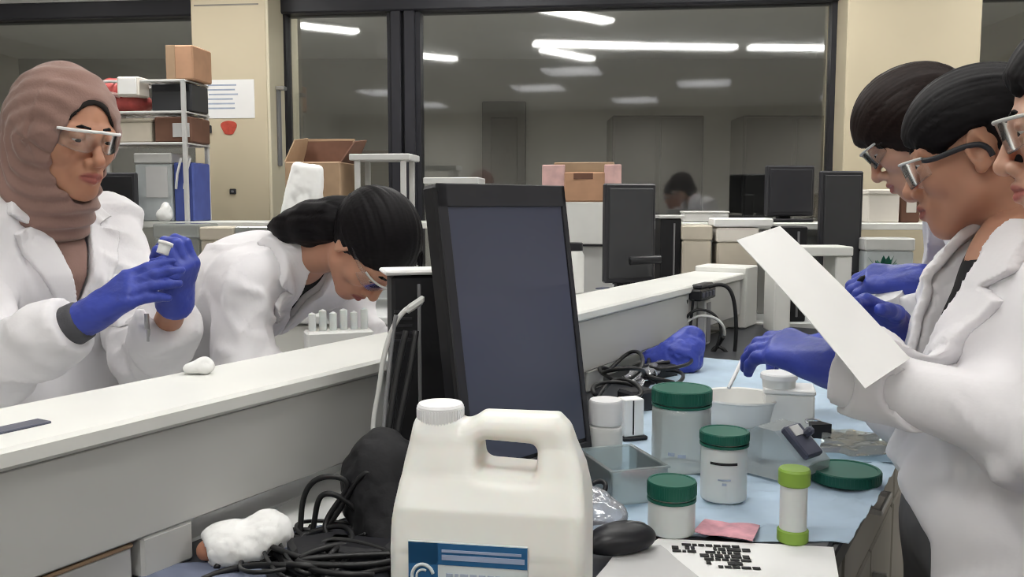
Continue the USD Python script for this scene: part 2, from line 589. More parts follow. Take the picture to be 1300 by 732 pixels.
XL, XR, YF, YB = -4.6, 3.6, -3.4, 8.6
obj('floor', box([XL, YF, -0.1], [XR, YB, 0.0]), 'floor_vinyl', kind='structure')
obj('wall_left', box([XL - 0.1, YF, 0], [XL, YB, CEIL]), 'wall_paint', kind='structure')
obj('wall_right', box([XR, YF, 0], [XR + 0.1, YB, CEIL]), 'wall_paint', kind='structure')
obj('wall_front', box([XL - 0.1, YF - 0.1, 0], [XR + 0.1, YF, CEIL]), 'wall_paint', kind='structure')
obj('wall_far', box([XL - 0.1, YB, 0], [XR + 0.1, YB + 0.1, CEIL]), 'far_wall', kind='structure')

import manifold3d as m3
slab_c = m3.Manifold.cube([XR - XL, YB - YF, 0.20]).translate([XL, YF, CEIL])
for (x, y) in TROFFERS:
    slab_c = slab_c - m3.Manifold.cube([0.604, 0.604, 0.17]).translate([x - 0.302, y - 0.302, CEIL - 0.01])
obj('ceiling', slab_c, 'ceiling_white', kind='structure')
SL, SR = (XL / WT[0]) + 0.06, (XR / WT[0]) + 0.0
HEAD0, HEAD1 = 2.425, 2.515
SILL = 0.95
wb = thing('wall_back', 'low cream wall under the windows with a white strip above the dark header', 'wall', kind='structure')
obj('sill_wall', wbox(SL, SR, -0.15, 0.0, 0, SILL), 'wall_paint', wb, world=True)
obj('soffit', wbox(SL, SR, -0.15, 0.02, HEAD1, CEIL), 'bench_white', wb, world=True)
tr = thing('trim_1', 'dark header beam running along the top of the windows', 'beam', kind='structure')
obj('header', wbox(SL, SR, -0.1, 0.06, HEAD0, HEAD1, 0.008), 'frame_dark', tr, world=True)
obj('lower_rail', wbox(SL, SR, -0.08, 0.04, SILL, SILL + 0.05, 0.006), 'frame_dark', tr, world=True)

PL0, PL1 = wall_s(246, 0.24), wall_s(341, 0.24)
PR0, PR1 = wall_s(1072, 0.24), wall_s(1241, 0.24)
for (s0, s1, nm) in ((PL0, PL1, 'left'), (PR0, PR1, 'right')):
    p = thing('pillar', 'cream square pillar with a pinned notice, red sticker and dark fixings' if nm == 'left' else 'wide cream pillar rising behind the heads of the right hand people', 'pillar', kind='structure')
    obj('shaft', wbox(s0, s1, -0.2, 0.24, 0, CEIL, 0.006), 'pillar_cream', p, world=True)
    if nm == 'left':
        obj('corner_guard', wbox(s1 - 0.004, s1 + 0.012, -0.2, 0.244, 0.0, CEIL, 0.003), 'pillar_edge', p, world=True)
        obj('joint_line', wbox(s0 + 0.02, s1 - 0.04, 0.2395, 0.2412, at(300, 11, 4.9)[2], at(300, 11, 4.9)[2] + 0.008), 'cabinet_grey', p, world=True)

m0, m1 = wall_s(500, 0.0), wall_s(530, 0.0)
bays = [(SL, PL0), (PL1, m0), (m1, PR0), (PR1, SR)]
for i, (s0, s1) in enumerate(bays):
    w = thing('window_%d' % (i + 1), ('dark glass window left of the cream pillar', 'dark glass window between the cream pillar and the black mullion',
              'wide dark glass window in the middle of the back wall', 'dark glass window beyond the right hand pillar')[i], 'window', kind='structure')
    f = obj('frame', [wbox(s0, s0 + 0.025, -0.06, 0.03, SILL + 0.05, HEAD0), wbox(s1 - 0.025, s1, -0.06, 0.03, SILL + 0.05, HEAD0)], 'frame_dark', w, world=True)
    obj('pane', wbox(s0 + 0.02, s1 - 0.02, -0.012, -0.004, SILL + 0.05, HEAD0), 'window_glass', w, world=True)
tr2 = thing('trim_2', 'black double mullion between two dark windows', 'mullion', kind='structure')
obj('mullion_post', wbox(m0, m0 + (m1 - m0) * 0.42, -0.1, 0.06, SILL + 0.05, HEAD0, 0.004), 'frame_dark', tr2, world=True)
obj('mullion_post', wbox(m0 + (m1 - m0) * 0.55, m1, -0.1, 0.06, SILL + 0.05, HEAD0, 0.004), 'frame_dark', tr2, world=True)
obj('mullion_web', wbox(m0, m1, -0.09, 0.02, SILL + 0.05, HEAD0), 'black_plastic', tr2, world=True)

# the dark room beyond the glass
d0, d1 = at(612, 150, 8.5), at(668, 150, 8.5)
dd = thing('door_1', 'dark door dimly seen through the middle window', 'door', kind='structure')
obj('door_leaf', box([d0[0], 8.5, 0], [d1[0], 8.6, 2.35], 0.01), 'far_dark', dd, world=True)
obj('door_light', box([d0[0] + 0.08, 8.485, 1.5], [d1[0] - 0.08, 8.505, 2.2], 0.005), 'black_plastic', dd, world=True)
for (x0, x1, y0, lab) in ((778, 895, 146, 'dark cabinet beyond the glass, nearer the door'), (945, 1075, 146, 'dark cabinet beyond the glass, behind the right hand pillar')):
    a, b = at(x0, y0, 8.0), at(x1, y0, 8.0)
    c = thing('cabinet', lab, 'cabinet', ((a[0] + b[0]) / 2, 8.25, 0))
    w = (b[0] - a[0]) / 2
    obj('body', box([-w, -0.22, 0], [w, 0.25, a[2]], 0.01), 'far_dark', c)
    for k in (0, 1):
        dr = obj('door', box([-w + 0.02 + k * w, -0.25, 0.1], [-0.02 + k * w, -0.222, a[2] - 0.03], 0.006), 'far_dark', c)
        obj('handle', box([-0.06 + k * 0.09, -0.275, 1.0], [-0.045 + k * 0.09, -0.251, 1.2], 0.004), 'steel', dr)

# ceiling lights: the ones whose reflections show in the glass
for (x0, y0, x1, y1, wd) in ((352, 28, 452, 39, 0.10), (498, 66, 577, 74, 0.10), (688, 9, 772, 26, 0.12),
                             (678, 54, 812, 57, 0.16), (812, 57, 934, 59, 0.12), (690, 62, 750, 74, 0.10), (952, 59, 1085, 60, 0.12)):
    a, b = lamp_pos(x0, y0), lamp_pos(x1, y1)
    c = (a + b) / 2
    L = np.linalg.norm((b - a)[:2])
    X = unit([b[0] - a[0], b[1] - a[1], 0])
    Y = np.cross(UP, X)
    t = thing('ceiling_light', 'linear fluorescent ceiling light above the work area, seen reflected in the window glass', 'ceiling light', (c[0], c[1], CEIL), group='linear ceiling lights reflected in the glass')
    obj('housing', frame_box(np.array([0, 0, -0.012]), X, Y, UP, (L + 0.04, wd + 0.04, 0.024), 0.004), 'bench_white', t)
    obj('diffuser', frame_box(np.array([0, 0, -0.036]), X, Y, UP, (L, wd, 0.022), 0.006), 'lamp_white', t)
# deep recessed troffers over the rest of the room
k = 0
first = None
for (x, y) in TROFFERS:
    if first is None:
        t = first = thing('recessed_light', 'deep recessed square ceiling light with grey baffle walls over the lab', 'ceiling light', (x, y, CEIL), group='recessed ceiling lights outside the view')
        q = 0.3
        H_ = 0.155
        obj('side_wall', [box([-q, -q, 0], [q, -q + 0.012, H_]), box([-q, q - 0.012, 0], [q, q, H_]), box([-q, -q, 0], [-q + 0.012, q, H_]), box([q - 0.012, -q, 0], [q, q, H_])], 'grey_plastic', t)
        obj('diffuser', box([-q + 0.014, -q + 0.014, H_ - 0.02], [q - 0.014, q - 0.014, H_ - 0.004]), 'lamp_white', t)
    else:
        dup(first, (x, y, CEIL))

# ================================================================== THE BENCHES
B0, B1 = -0.985, -1.173            # front and back of the raised white shelf
EDGE = -0.235
bench = thing('lab_worktop', 'dark lab worktop running away under the blue pads and jars', 'worktop')
obj('top', abbox(0.25, 3.66, B0 - 0.06, EDGE, BENCH_Z - 0.03, BENCH_Z, 0.004), 'worktop_dark', bench, world=True)
obj('edge_strip', abbox(0.25, 3.66, EDGE, EDGE + 0.012, BENCH_Z - 0.034, BENCH_Z - 0.002, 0.003), 'black_plastic', bench, world=True)
bench2 = thing('lab_worktop', 'pale lab worktop on the far side of the raised white shelf', 'worktop')
obj('top', abbox(0.25, 3.30, -1.77, B0 - 0.064, BENCH_Z - 0.03, BENCH_Z, 0.004), 'worktop_pale', bench2, world=True)
n = 0
labs = ['grey base cabinet under the near end of the dark worktop', 'grey base cabinet under the worktop beside the stooping woman with the white sheet',
        'grey base cabinet under the middle of the dark worktop', 'grey base cabinet under the far part of the dark worktop', 'grey base cabinet under the far end of the dark worktop']
for i in range(5):
    a0, a1 = 0.3 + i * 0.665, 0.3 + (i + 1) * 0.665 - 0.006
    c = thing('base_cabinet', labs[i], 'cabinet', AB((a0 + a1) / 2, -0.6, 0))
    obj('body', abbox(a0, a1, -0.95, -0.285, 0.1, BENCH_Z - 0.032, 0.003), 'cabinet_grey', c, world=True)
    obj('plinth', abbox(a0, a1, -0.95, -0.33, 0.0, 0.1), 'black_plastic', c, world=True)
    dr = obj('drawer', abbox(a0 + 0.008, a1 - 0.008, -0.285, -0.266, 0.70, BENCH_Z - 0.045, 0.004), 'cabinet_grey', c, world=True)
    am = (a0 + a1) / 2
    obj('handle', [abbox(am - 0.07, am + 0.07, -0.246, -0.238, 0.79, 0.80, 0.002), abbox(am - 0.07, am - 0.06, -0.266, -0.24, 0.79, 0.80), abbox(am + 0.06, am + 0.07, -0.266, -0.24, 0.79, 0.80)], 'steel', dr, world=True)
    for q in (0, 1):
        x0 = a0 + 0.008 + q * (a1 - a0 - 0.016) / 2
        d = obj('door', abbox(x0 + 0.002, x0 + (a1 - a0 - 0.016) / 2 - 0.002, -0.285, -0.266, 0.12, 0.69, 0.004), 'cabinet_grey', c, world=True)
        xh = am + (0.04 if q else -0.04)
        obj('handle', [abbox(xh - 0.005, xh + 0.005, -0.246, -0.238, 0.50, 0.63, 0.002), abbox(xh - 0.005, xh + 0.005, -0.266, -0.24, 0.50, 0.51), abbox(xh - 0.005, xh + 0.005, -0.266, -0.24, 0.62, 0.63)], 'steel', d, world=True)
for i in range(3):
    a0, a1 = 0.3 + i * 0.99, 0.3 + (i + 1) * 0.99 - 0.006
    c = thing('bench_support', ['steel legged frame under the near end of the pale worktop', 'steel legged frame under the middle of the pale worktop', 'steel legged frame under the far end of the pale worktop'][i], 'support', AB((a0 + a1) / 2, -1.4, 0))
    for (aa, bb) in ((a0 + 0.03, -1.7), (a1 - 0.03, -1.7), (a0 + 0.03, -1.12), (a1 - 0.03, -1.12)):
        obj('leg', abbox(aa - 0.02, aa + 0.02, bb - 0.02, bb + 0.02, 0, BENCH_Z - 0.032, 0.003), 'light_grey', c, world=True)
    obj('rail', abbox(a0 + 0.03, a1 - 0.03, -1.71, -1.69, 0.8, BENCH_Z - 0.04, 0.003), 'light_grey', c, world=True)

SP0, SP1 = 0.977, 1.14
a_end = hit_b(940, 380, B0) @ TB
spine = thing('bench_shelf', 'long raised white shelf beam running between the two worktops', 'shelf')
obj('ledge', abbox(0.25, a_end + 0.02, B1 - 0.008, B0 + 0.01, SP1 - 0.026, SP1, 0.005), 'bench_white', spine, world=True)
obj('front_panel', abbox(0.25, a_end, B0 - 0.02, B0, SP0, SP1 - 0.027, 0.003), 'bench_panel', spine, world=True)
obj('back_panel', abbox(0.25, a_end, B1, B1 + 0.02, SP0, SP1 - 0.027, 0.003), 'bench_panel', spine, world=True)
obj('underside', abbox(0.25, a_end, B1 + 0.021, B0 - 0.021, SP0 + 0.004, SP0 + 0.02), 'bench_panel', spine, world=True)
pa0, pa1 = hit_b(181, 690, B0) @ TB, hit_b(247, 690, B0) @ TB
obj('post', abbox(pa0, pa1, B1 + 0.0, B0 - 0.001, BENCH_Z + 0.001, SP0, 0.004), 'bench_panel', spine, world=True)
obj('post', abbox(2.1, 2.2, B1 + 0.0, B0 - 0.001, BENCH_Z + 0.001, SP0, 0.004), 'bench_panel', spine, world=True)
# far end: a square white end post with a raised cap
obj('end_panel', frame_box(AB(a_end + 0.09, B0 - 0.085, (BENCH_Z + SP1) / 2 + 0.012), TB, -NB, UP, (0.16, 0.21, SP1 - BENCH_Z + 0.02), 0.005), 'bench_white', spine, world=True)
# small inlets on the ledge top
for (px, py, w) in ((765, 366, 0.05), (12, 545, 0.09)):
    p = hit_z(px, py, SP1)
    obj('cable_slot', frame_box(p + UP * 0.001, TB, -NB, UP, (w, 0.028, 0.004), 0.001), 'grey_device', spine, world=True, label='dark slot cover on the shelf top')
# ================================================================== PEOPLE


def make_skin_mesh(parent, m, mat_name, lips):
    """body mesh with a lip mask primvar; lips: list of (origin, R, scale)"""
    path = str(parent.GetPath()) + '/' + numbered(str(parent.GetPath()), 'body')
    v = np.asarray(m.vertices)
    f = np.asarray(m.faces)
    n = vnormals(m)
    mask = np.zeros(len(v))
    for (o, R, s) in lips:
        q = (v - o) @ R / s
        yy = np.abs(q[:, 1])
        upper = np.exp(-(np.maximum(0, np.sqrt((yy / 0.0235) ** 2 + ((q[:, 2] + 0.0705) / 0.0105) ** 2) - 0.85) / 0.2) ** 2)
        mask = np.maximum(mask, np.where(q[:, 0] > 0.07, upper, 0))
    g = UsdGeom.Mesh.Define(stage, path)
    vl = tolocal('/'.join(path.split('/')[:3]), v)
    g.CreatePointsAttr(Vt.Vec3fArray.FromNumpy(vl.astype(np.float32)))
    g.CreateFaceVertexCountsAttr(Vt.IntArray.FromNumpy(np.full(len(f), 3, np.int32)))
    g.CreateFaceVertexIndicesAttr(Vt.IntArray.FromNumpy(f.astype(np.int32).ravel()))
    g.CreateSubdivisionSchemeAttr('none')
    g.CreateNormalsAttr(Vt.Vec3fArray.FromNumpy(n.astype(np.float32)))
    g.SetNormalsInterpolation('vertex')
    UsdGeom.PrimvarsAPI(g).CreatePrimvar('lipmask', Sdf.ValueTypeNames.FloatArray, 'vertex').Set(Vt.FloatArray.FromNumpy(mask.astype(np.float32)))
    UsdShade.MaterialBindingAPI.Apply(g.GetPrim()).Bind(MATS[mat_name])
    return g


def head_field():
    """a woman's head: +x face, +y her left, +z up, origin between the ears at eye height"""
    H = Field()
    H.ell((-.014, 0, .027), (.093, .073, .089))
    H.ell((.028, 0, -.020), (.056, .060, .078), k=.03)
    for s in (-1, 1):
        H.rc((.012, s * .047, -.062), (.064, s * .016, -.100), .019, .016, k=.03)
        H.sp((.057, s * .038, -.028), .021, k=.025)
    H.sp((.074, 0, -.100), .0165, k=.022)
    H.rc((-.02, 0, -.06), (-.040, 0, -.16), .050, .050, k=.03)
    for s in (-1, 1):
        H.ell((.099, s * .031, .001), (.017, .017, .0125), k=.012, op='c')
        H.rc((.081, s * .012, .018), (.068, s * .046, .015), .0085, .0085, k=.014)
        H.ell((.0742, s * .0315, .0060), (.0135, .0155, .0090), k=.003)      # upper lid
        H.ell((.0735, s * .0315, -.008), (.0125, .0145, .006), k=.004)      # lower lid
    H.rc((.085, 0, .010), (.107, 0, -.034), .0070, .0100, k=.013)
    H.sp((.1075, 0, -.037), .0108, k=.006)
    for s in (-1, 1):
        H.sp((.096, s * .0125, -.041), .0085, k=.007)
        H.sp((.103, s * .007, -.0475), .0035, k=.003, op='c')
    H.ell((.076, 0, -.068), (.021, .030, .022), k=.02)
    for s in (-1, 1):
        H.rc((.0985, s * .003, -.0635), (.087, s * .023, -.0695), .0058, .0028, k=.004)
        H.rc((.0965, 0, -.0770), (.087, s * .020, -.0715), .0068, .0030, k=.005)
    H.rc((.106, 0, -.0700), (.090, .022, -.0705), .0018, k=.003, op='c')
    H.rc((.106, 0, -.0700), (.090, -.022, -.0705), .0018, k=.003, op='c')
    for s in (-1, 1):
        Re = np.stack([unit([1, s * .35, 0]), unit([-s * .35, 1, 0]) , [0, 0, 1.0]], 1)
        H.ell((-.010, s * .075, -.006), (.019, .0075, .031), k=.008, R=Re)
        H.ell((-.004, s * .0825, -.003), (.010, .006, .017), k=.006, op='c', R=Re)
        H.sp((-.004, s * .074, -.034), .0075, k=.006)
        H.rc((.006, s * .076, -.004), (.004, s * .076, -.014), .005, .004, k=.004)
    return H


HEAD = head_field().mesh(0.0026)


def basis(F, U):
    F = unit(F)
    U = unit(np.asarray(U, float) - F * (F @ np.asarray(U, float)))
    L = np.cross(U, F)
    return np.stack([F, L, U], 1)


def pitched(F, deg, roll=0.0):
    """head basis: horizontal facing F tipped down by deg, rolled"""
    F = unit(F)
    c, s = math.cos(math.radians(deg)), math.sin(math.radians(deg))
    f, u = F * c - UP * s, F * s + UP * c
    if roll:
        l = np.cross(u, f)
        u = u * math.cos(math.radians(roll)) + l * math.sin(math.radians(roll))
    return basis(f, u)


def to_world(m, o, R, s=1.0):
    m = m.copy()
    m.vertices = (m.vertices * s) @ R.T + o
    return m


def hand_field(W, X, D, thumb_sign, curl=(20, 30, 20), spread=3.0, thumb=(0.62, 0.62, -0.45), s=1.0, cuff=0.05, fat=1.0, fore=None, curls=None):
    """W wrist, X along the fingers, D out of the back of the hand; thumb_sign +1: thumb on D x X"""
    X = unit(X)
    D = unit(np.asarray(D, float) - X * (X @ np.asarray(D, float)))
    Y = np.cross(D, X) * thumb_sign

    def w(x, y, z):
        return W + s * (X * x + Y * y + D * z)
    G = Field()
    fore = -X if fore is None else unit(fore)
    G.rc(W + fore * cuff, W + fore * .005, .032 * s * fat, .026 * s * fat, k=.01)
    G.rc(w(-.005, .004, 0), w(.022, .008, 0), .022 * s * fat, .020 * s * fat, k=.02)
    G.rc(w(-.005, -.008, 0), w(.022, -.012, 0), .020 * s * fat, .018 * s * fat, k=.02)
    ys = (.028, .0095, -.009, -.0265)
    kx = (.084, .087, .083, .075)
    L = ((.042, .026, .021), (.046, .029, .022), (.042, .027, .021), (.033, .021, .019))
    for i in range(4):
        G.rc(w(.022, ys[i] * .62, 0), w(kx[i], ys[i], .002), .0155 * s * fat, .0125 * s * fat, k=.014)
    for i in range(4):
        c = curls[i] if curls is not None else curl
        a, p = 0.0, np.array([kx[i], ys[i], .001])
        sp = math.radians((1.5 - i) * spread)
        r = (.0108, .0092, .0084, .0074)
        if i == 3:
            r = tuple(q * .9 for q in r)
        for j in range(3):
            a += math.radians(c[j])
            d = np.array([math.cos(a) * math.cos(sp), math.sin(sp) * max(0.2, math.cos(a)), -math.sin(a)])
            q = p + d * L[i][j]
            G.rc(w(*p), w(*q), r[j] * s * fat, r[j + 1] * s * fat, k=.0045)
            p = q
    t = unit(thumb)
    p0 = np.array([.020, .022, -.006])
    p1 = p0 + np.array([t[0] * .7, t[1] * 1.0, t[2]]) * .042
    p2 = p1 + unit([t[0] + .35, t[1] * .7, t[2]]) * .033
    p3 = p2 + unit([t[0] + .6, t[1] * .3, t[2] * .9]) * .026
    G.rc(w(.012, .012, -.003), w(*p1), .018 * s * fat, .0125 * s * fat, k=.012)
    G.rc(w(*p1), w(*p2), .0122 * s * fat, .0105 * s * fat, k=.004)
    G.rc(w(*p2), w(*p3), .0105 * s * fat, .0085 * s * fat, k=.004)
    return G, w


def halfspace_cut(G, c, d, rad):
    """removes what lies beyond c along d, within rad of c"""
    d = unit(d)
    G.fn(lambda P: np.maximum(-((P - c) @ d), np.linalg.norm(P - c, axis=-1) - rad), c - rad, c + rad, k=.004)


def torso_fields(c, grow=0.0, z=1.0):
    """coat-like torso for a person dict"""
    L = c['L']
    T = Field()
    w = c.get('wide', 1.0)
    T.rc(c['pelvis'], c['waist'], (.112 + grow) * w, (.098 + grow) * w, k=.03, axis=L, s=1.40)
    T.rc(c['waist'], c['chest'], (.098 + grow) * w, (.112 + grow) * w, k=.05, axis=L, s=1.36)
    T.rc(c['chest'], c['chest'] * .35 + c['neck'] * .65, (.108 + grow) * w, (.062 + grow * .8) * w, k=.06, axis=L, s=1.55)
    T.rc(c['chest'] * .30 + c['neck'] * .70, c['neck'], .062 + grow * .8, .056 + grow * .5, k=.04)
    for q in ('R', 'L'):
        T.rc(c['chest'] * .3 + c['neck'] * .7, c['sh' + q], .055 + grow * .8, .056 + grow, k=.05)
    return T


def crease(m, c):
    """cloth folds: long soft waves and a few narrow ridges, with pulls along the sleeves"""
    F, L, U = c['F'], c['L'], c['U']
    v = m.vertices
    sd = c.get('seed', 1)
    warp = meshkit.fbm(np.stack([v @ F * 6, v @ L * 6, v @ U * 4], 1), 1, sd + 5)[:, None] - .5

    def ridge(g, w=.055):
        return np.exp(-((g - .5) / w) ** 2)
    P = np.stack([v @ F * 6, v @ L * 6, v @ U * 1.9], 1) + warp * 1.3
    f = meshkit.noise(P, sd)
    d = (f - .5) * .022 + ridge(meshkit.noise(P * 1.25 + 7, sd + 2)) * .007
    for q in ('R', 'L'):
        for a, b in ((c['sh' + q], c['el' + q]), (c['el' + q], c['wr' + q])):
            e = b - a
            ln = np.linalg.norm(e)
            e = e / ln
            w = v - a
            t = w @ e
            r = np.linalg.norm(w - t[:, None] * e, axis=1)
            near = np.clip((.13 - r) / .05, 0, 1) * np.clip((t + .03) / .06, 0, 1) * np.clip((ln + .05 - t) / .06, 0, 1)
            s1 = unit(np.cross(e, UP + .01))
            s2 = np.cross(e, s1)
            Q = np.stack([t * 17 + (w @ s1) * 11, (w @ s1) * 4, (w @ s2) * 5], 1) + warp * 1.8
            d += near * (ridge(meshkit.noise(Q, sd + 13), .075) * .0125 - .003)
    cuffs = 1.0
    for q in ('R', 'L'):
        cuffs = cuffs * np.clip((np.linalg.norm(v - c['wr' + q], axis=1) - .06) / .06, .12, 1)
    return vnormals(m) * (d * cuffs * c.get('fold', 1.0))[:, None]


def drape(m, ref, tree, disp):
    """moves a garment piece with the folds of the whole coat"""
    dist, ix = tree.query(np.asarray(m.vertices), k=8)
    w = 1 / (dist + .004) ** 2
    w /= w.sum(1, keepdims=True)
    m.vertices = m.vertices + (disp[ix] * w[:, :, None]).sum(1)
    return m


def build_person(c, name='person'):
    F, L, U = c['F'], c['L'], c['U']
    base = c.get('base', np.array([c['pelvis'][0], c['pelvis'][1], 0.0]))
    t = thing(name, c['label'], 'person', base)
    Rh, ho, hs = c['Rh'], c['head'], c.get('hs', 1.0)
    # --- body, one continuous surface
    Bd = torso_fields(c, -.022)
    nb = ho + Rh @ (np.array([-.034, 0, -.125]) * hs)
    Bd.rc(c['neck'] * .8 + c['chest'] * .2, nb, .056, .047, k=.04)
    for q in ('R', 'L'):
        Bd.rc(c['sh' + q], c['el' + q], .045, .036, k=.03)
        Bd.rc(c['el' + q], c['wr' + q], .037, .0255, k=.012)
        if c.get('hip' + q) is not None:
            Bd.rc(c['hip' + q], c['kn' + q], .078, .052, k=.04)
            Bd.rc(c['kn' + q], c['an' + q], .052, .034, k=.015)
            Bd.rc(c['an' + q], c['an' + q] + c['Fh'] * .12 - UP * .045, .034, .024, k=.02)
        h = c['hand' + q]
        X = unit(h['X'])
        Bd.rc(c['wr' + q], c['wr' + q] + X * .06, .022, .018, k=.01)
    body = Bd.mesh(.010)
    head = to_world(HEAD, ho, Rh, hs)
    try:
        import manifold3d as m3
        mk = lambda m: m3.Manifold(m3.Mesh(np.asarray(m.vertices, np.float32), np.asarray(m.faces, np.uint32)))
        A, B = mk(body), mk(head)
        ok = (A + B)
        mm = ok.to_mesh()
        if len(mm.tri_verts) < len(head.faces) * 0.5:
            raise ValueError('empty union')
        bm = trimesh.Trimesh(np.asarray(mm.vert_properties)[:, :3].astype(float), np.asarray(mm.tri_verts), process=False)
        bm.merge_vertices(digits_vertex=6)
    except Exception:
        bm = trimesh.util.concatenate([body, head])
    make_skin_mesh(t, bm, c['skin'], [(ho, Rh, hs)])
    # --- eyes and brows
    for s in (-1, 1):
        ey = trimesh.creation.icosphere(3, .0122)
        ey.vertices += np.array([.0725, s * .0315, .001])
        e = obj('eye', to_world(ey, ho, Rh, hs), 'eye_white', t, smooth=True, world=True)
        ir = trimesh.creation.icosphere(2, .0062)
        ir.vertices = ir.vertices * np.array([.5, 1, 1]) + np.array([.0822, s * .0315, -.0032])
        obj('iris', to_world(ir, ho, Rh, hs), 'eye_dark', e, smooth=True, world=True)
        br = Field()
        pts = [(.0880, s * .014, .0220), (.0840, s * .029, .0245), (.0710, s * .046, .0180)]
        br.rc(pts[0], pts[1], .0030, .0028, k=.003)
        br.rc(pts[1], pts[2], .0028, .0014, k=.003)
        obj('eyebrow', to_world(br.mesh(.0013), ho, Rh, hs), 'hair_black', t, smooth=True, world=True)
    # --- shirt
    if c.get('shirt'):
        S = torso_fields(c, -.013)
        if c.get('shirt_cut'):
            c['shirt_cut'](S)
        obj('shirt', S.mesh(.010), c['shirt'], t, smooth=True, world=True, label=c.get('shirt_label'))
    # --- trousers, shoes
    if c.get('hipR') is not None:
        Tr = Field()
        Tr.rc(c['waist'] * .4 + c['pelvis'] * .6, c['pelvis'] - UP * .04, .096, .112, k=.04, axis=L, s=1.32)
        for q in ('R', 'L'):
            Tr.rc(c['hip' + q], c['kn' + q], .090, .066, k=.05)
            Tr.rc(c['kn' + q], c['an' + q] + UP * .02, .066, .056, k=.03)
        obj('trousers', wrinkle(Tr.mesh(.011), .006, (F, L, UP), (14, 14, 6), 5), c.get('trousers', 'trouser_grey'), t, smooth=True, world=True)
        for q in ('R', 'L'):
            a = c['an' + q]
            Sh = Field()
            Sh.rc(a - UP * .02 - c['Fh'] * .03, a + c['Fh'] * .05 - UP * .035, .043, .042, k=.03)
            Sh.rc(a + c['Fh'] * .05 - UP * .035, a + c['Fh'] * .15 - UP * .042, .042, .034, k=.03)
            zf = .003
            Sh.fn(lambda P: P[..., 2] - zf, a - .3, a + .3, k=.004)
            obj('shoe', Sh.mesh(.008), 'shoe_dark', t, smooth=True, world=True)
    # --- coat
    K = torso_fields(c, .008)
    if c.get('hem') is not None:
        K.rc(c['pelvis'], c['hem'], .130, c.get('hem_r', .165), k=.05, axis=L, s=1.34)
        hz = c['hem'] - UP * 0.02
        K.fn(lambda P: P[..., 2] - hz[2], hz - .5, hz + np.array([.5, .5, .0]), k=.006)
    for q in ('R', 'L'):
        sr = c.get('sleeve', (.066, .064, .054))
        e0, w0 = c['el' + q], c['wr' + q]
        d = unit(w0 - e0)
        cuff = w0 - d * c.get('cuff' + q, .015)
        K.rc(c['sh' + q], e0, sr[0], sr[1], k=.045)
        K.rc(e0, cuff, sr[1], sr[2], k=.03)
        K.rc(cuff - d * .05, cuff, sr[2] + .003, sr[2] + .003, k=.008)
        halfspace_cut(K, cuff, d, .10)
    outer = Field()
    outer.p = list(K.p)
    nc = c['neck']
    vdepth = c.get('v', .24)
    vw = c.get('vw', .060)
    vpoly = [(-vw, .10), (-vw, .0), (-vw * .55, -vdepth * .5), (-.006, -vdepth), (.006, -vdepth), (vw * .55, -vdepth * .5), (vw, .0), (vw, .10)]
    if c.get('open'):
        vpoly = [(-vw, .10), (-vw, .0), (-.03, -vdepth), (-.05, -1.3), (.05, -1.3), (.03, -vdepth), (vw, 0), (vw, .10)]
    sf = torso_fields(c, -.030)
    nk = Field().rc(nc - U * .03, nc + U * .12, .058, .060)

    def cutV(val, P, h):
        Q = P - nc
        u, v, f = Q @ L, Q @ U, Q @ F
        pd = poly_dist(u, v, vpoly)
        lo = P.reshape(-1, 3)[0]
        hi = P.reshape(-1, 3)[-1]
        sv = sf.eval(lo, hi, h)[:P.shape[0], :P.shape[1], :P.shape[2]]
        rem = np.maximum(np.maximum(pd, -f - .01), -sv)
        val = np.maximum(val, -rem)
        nv = nk.eval(lo, hi, h)[:P.shape[0], :P.shape[1], :P.shape[2]]
        return np.maximum(val, -nv)
    hc = c.get('coat_h', .0085)
    if c.get('coat_cut'):
        c['coat_cut'](K)
    coat = K.mesh(hc, extra=lambda val, P: cutV(val, P, hc))
    from scipy.spatial import cKDTree
    whole = outer.mesh(hc)
    disp = crease(whole, c)
    tree = cKDTree(np.asarray(whole.vertices))
    drape(coat, whole, tree, disp)
    ct = obj('lab_coat', coat, 'coat_white', t, smooth=True, world=True, label='white lab coat with wide lapels')
    # lapels with a notched collar
    for s in (-1, 1):
        lap = [(.050, .050), (.085, .035), (.118, -.020), (.070, -.045), (.118, -.062), (.085, -.130), (.012, -vdepth - .015), (.0, -vdepth), (.030, -vdepth * .55), (vw * .86, -.01)]
        lap = [(s * a, b) for a, b in lap]
        lo = nc + np.min([L * a + U * b + F * f for a, b in lap for f in (-.06, .24)], 0) - .02
        hi = nc + np.max([L * a + U * b + F * f for a, b in lap for f in (-.06, .24)], 0) + .02

        def patch(val, P):
            Q = P - nc
            pd = poly_dist(Q @ L, Q @ U, lap) - .003
            return np.maximum(np.maximum(val - .013, -val - .002), np.maximum(pd, -(Q @ F) - .045))
        pm = outer.mesh(.0040, lo, hi, extra=patch)
        if len(pm.faces):
            drape(pm, whole, tree, disp)
            obj('lapel', pm, 'coat_white', ct, smooth=True, world=True)
    # patch pocket on the chest, buttons down the front
    if c.get('pocket'):
        s = c['pocket']
        pk = [(s * .055, -.155), (s * .145, -.145), (s * .145, -.25), (s * .055, -.265)]
        lo = nc + np.min([L * a + U * b + F * f for a, b in pk for f in (0, .24)], 0) - .02
        hi = nc + np.max([L * a + U * b + F * f for a, b in pk for f in (0, .24)], 0) + .02

        def patch2(val, P):
            Q = P - nc
            return np.maximum(np.maximum(val - .008, -val - .002), np.maximum(poly_dist(Q @ L, Q @ U, pk), -(Q @ F)))
        pm = outer.mesh(.0052, lo, hi, extra=patch2)
        if len(pm.faces):
            drape(pm, whole, tree, disp)
            obj('pocket', pm, 'coat_white', ct, smooth=True, world=True)
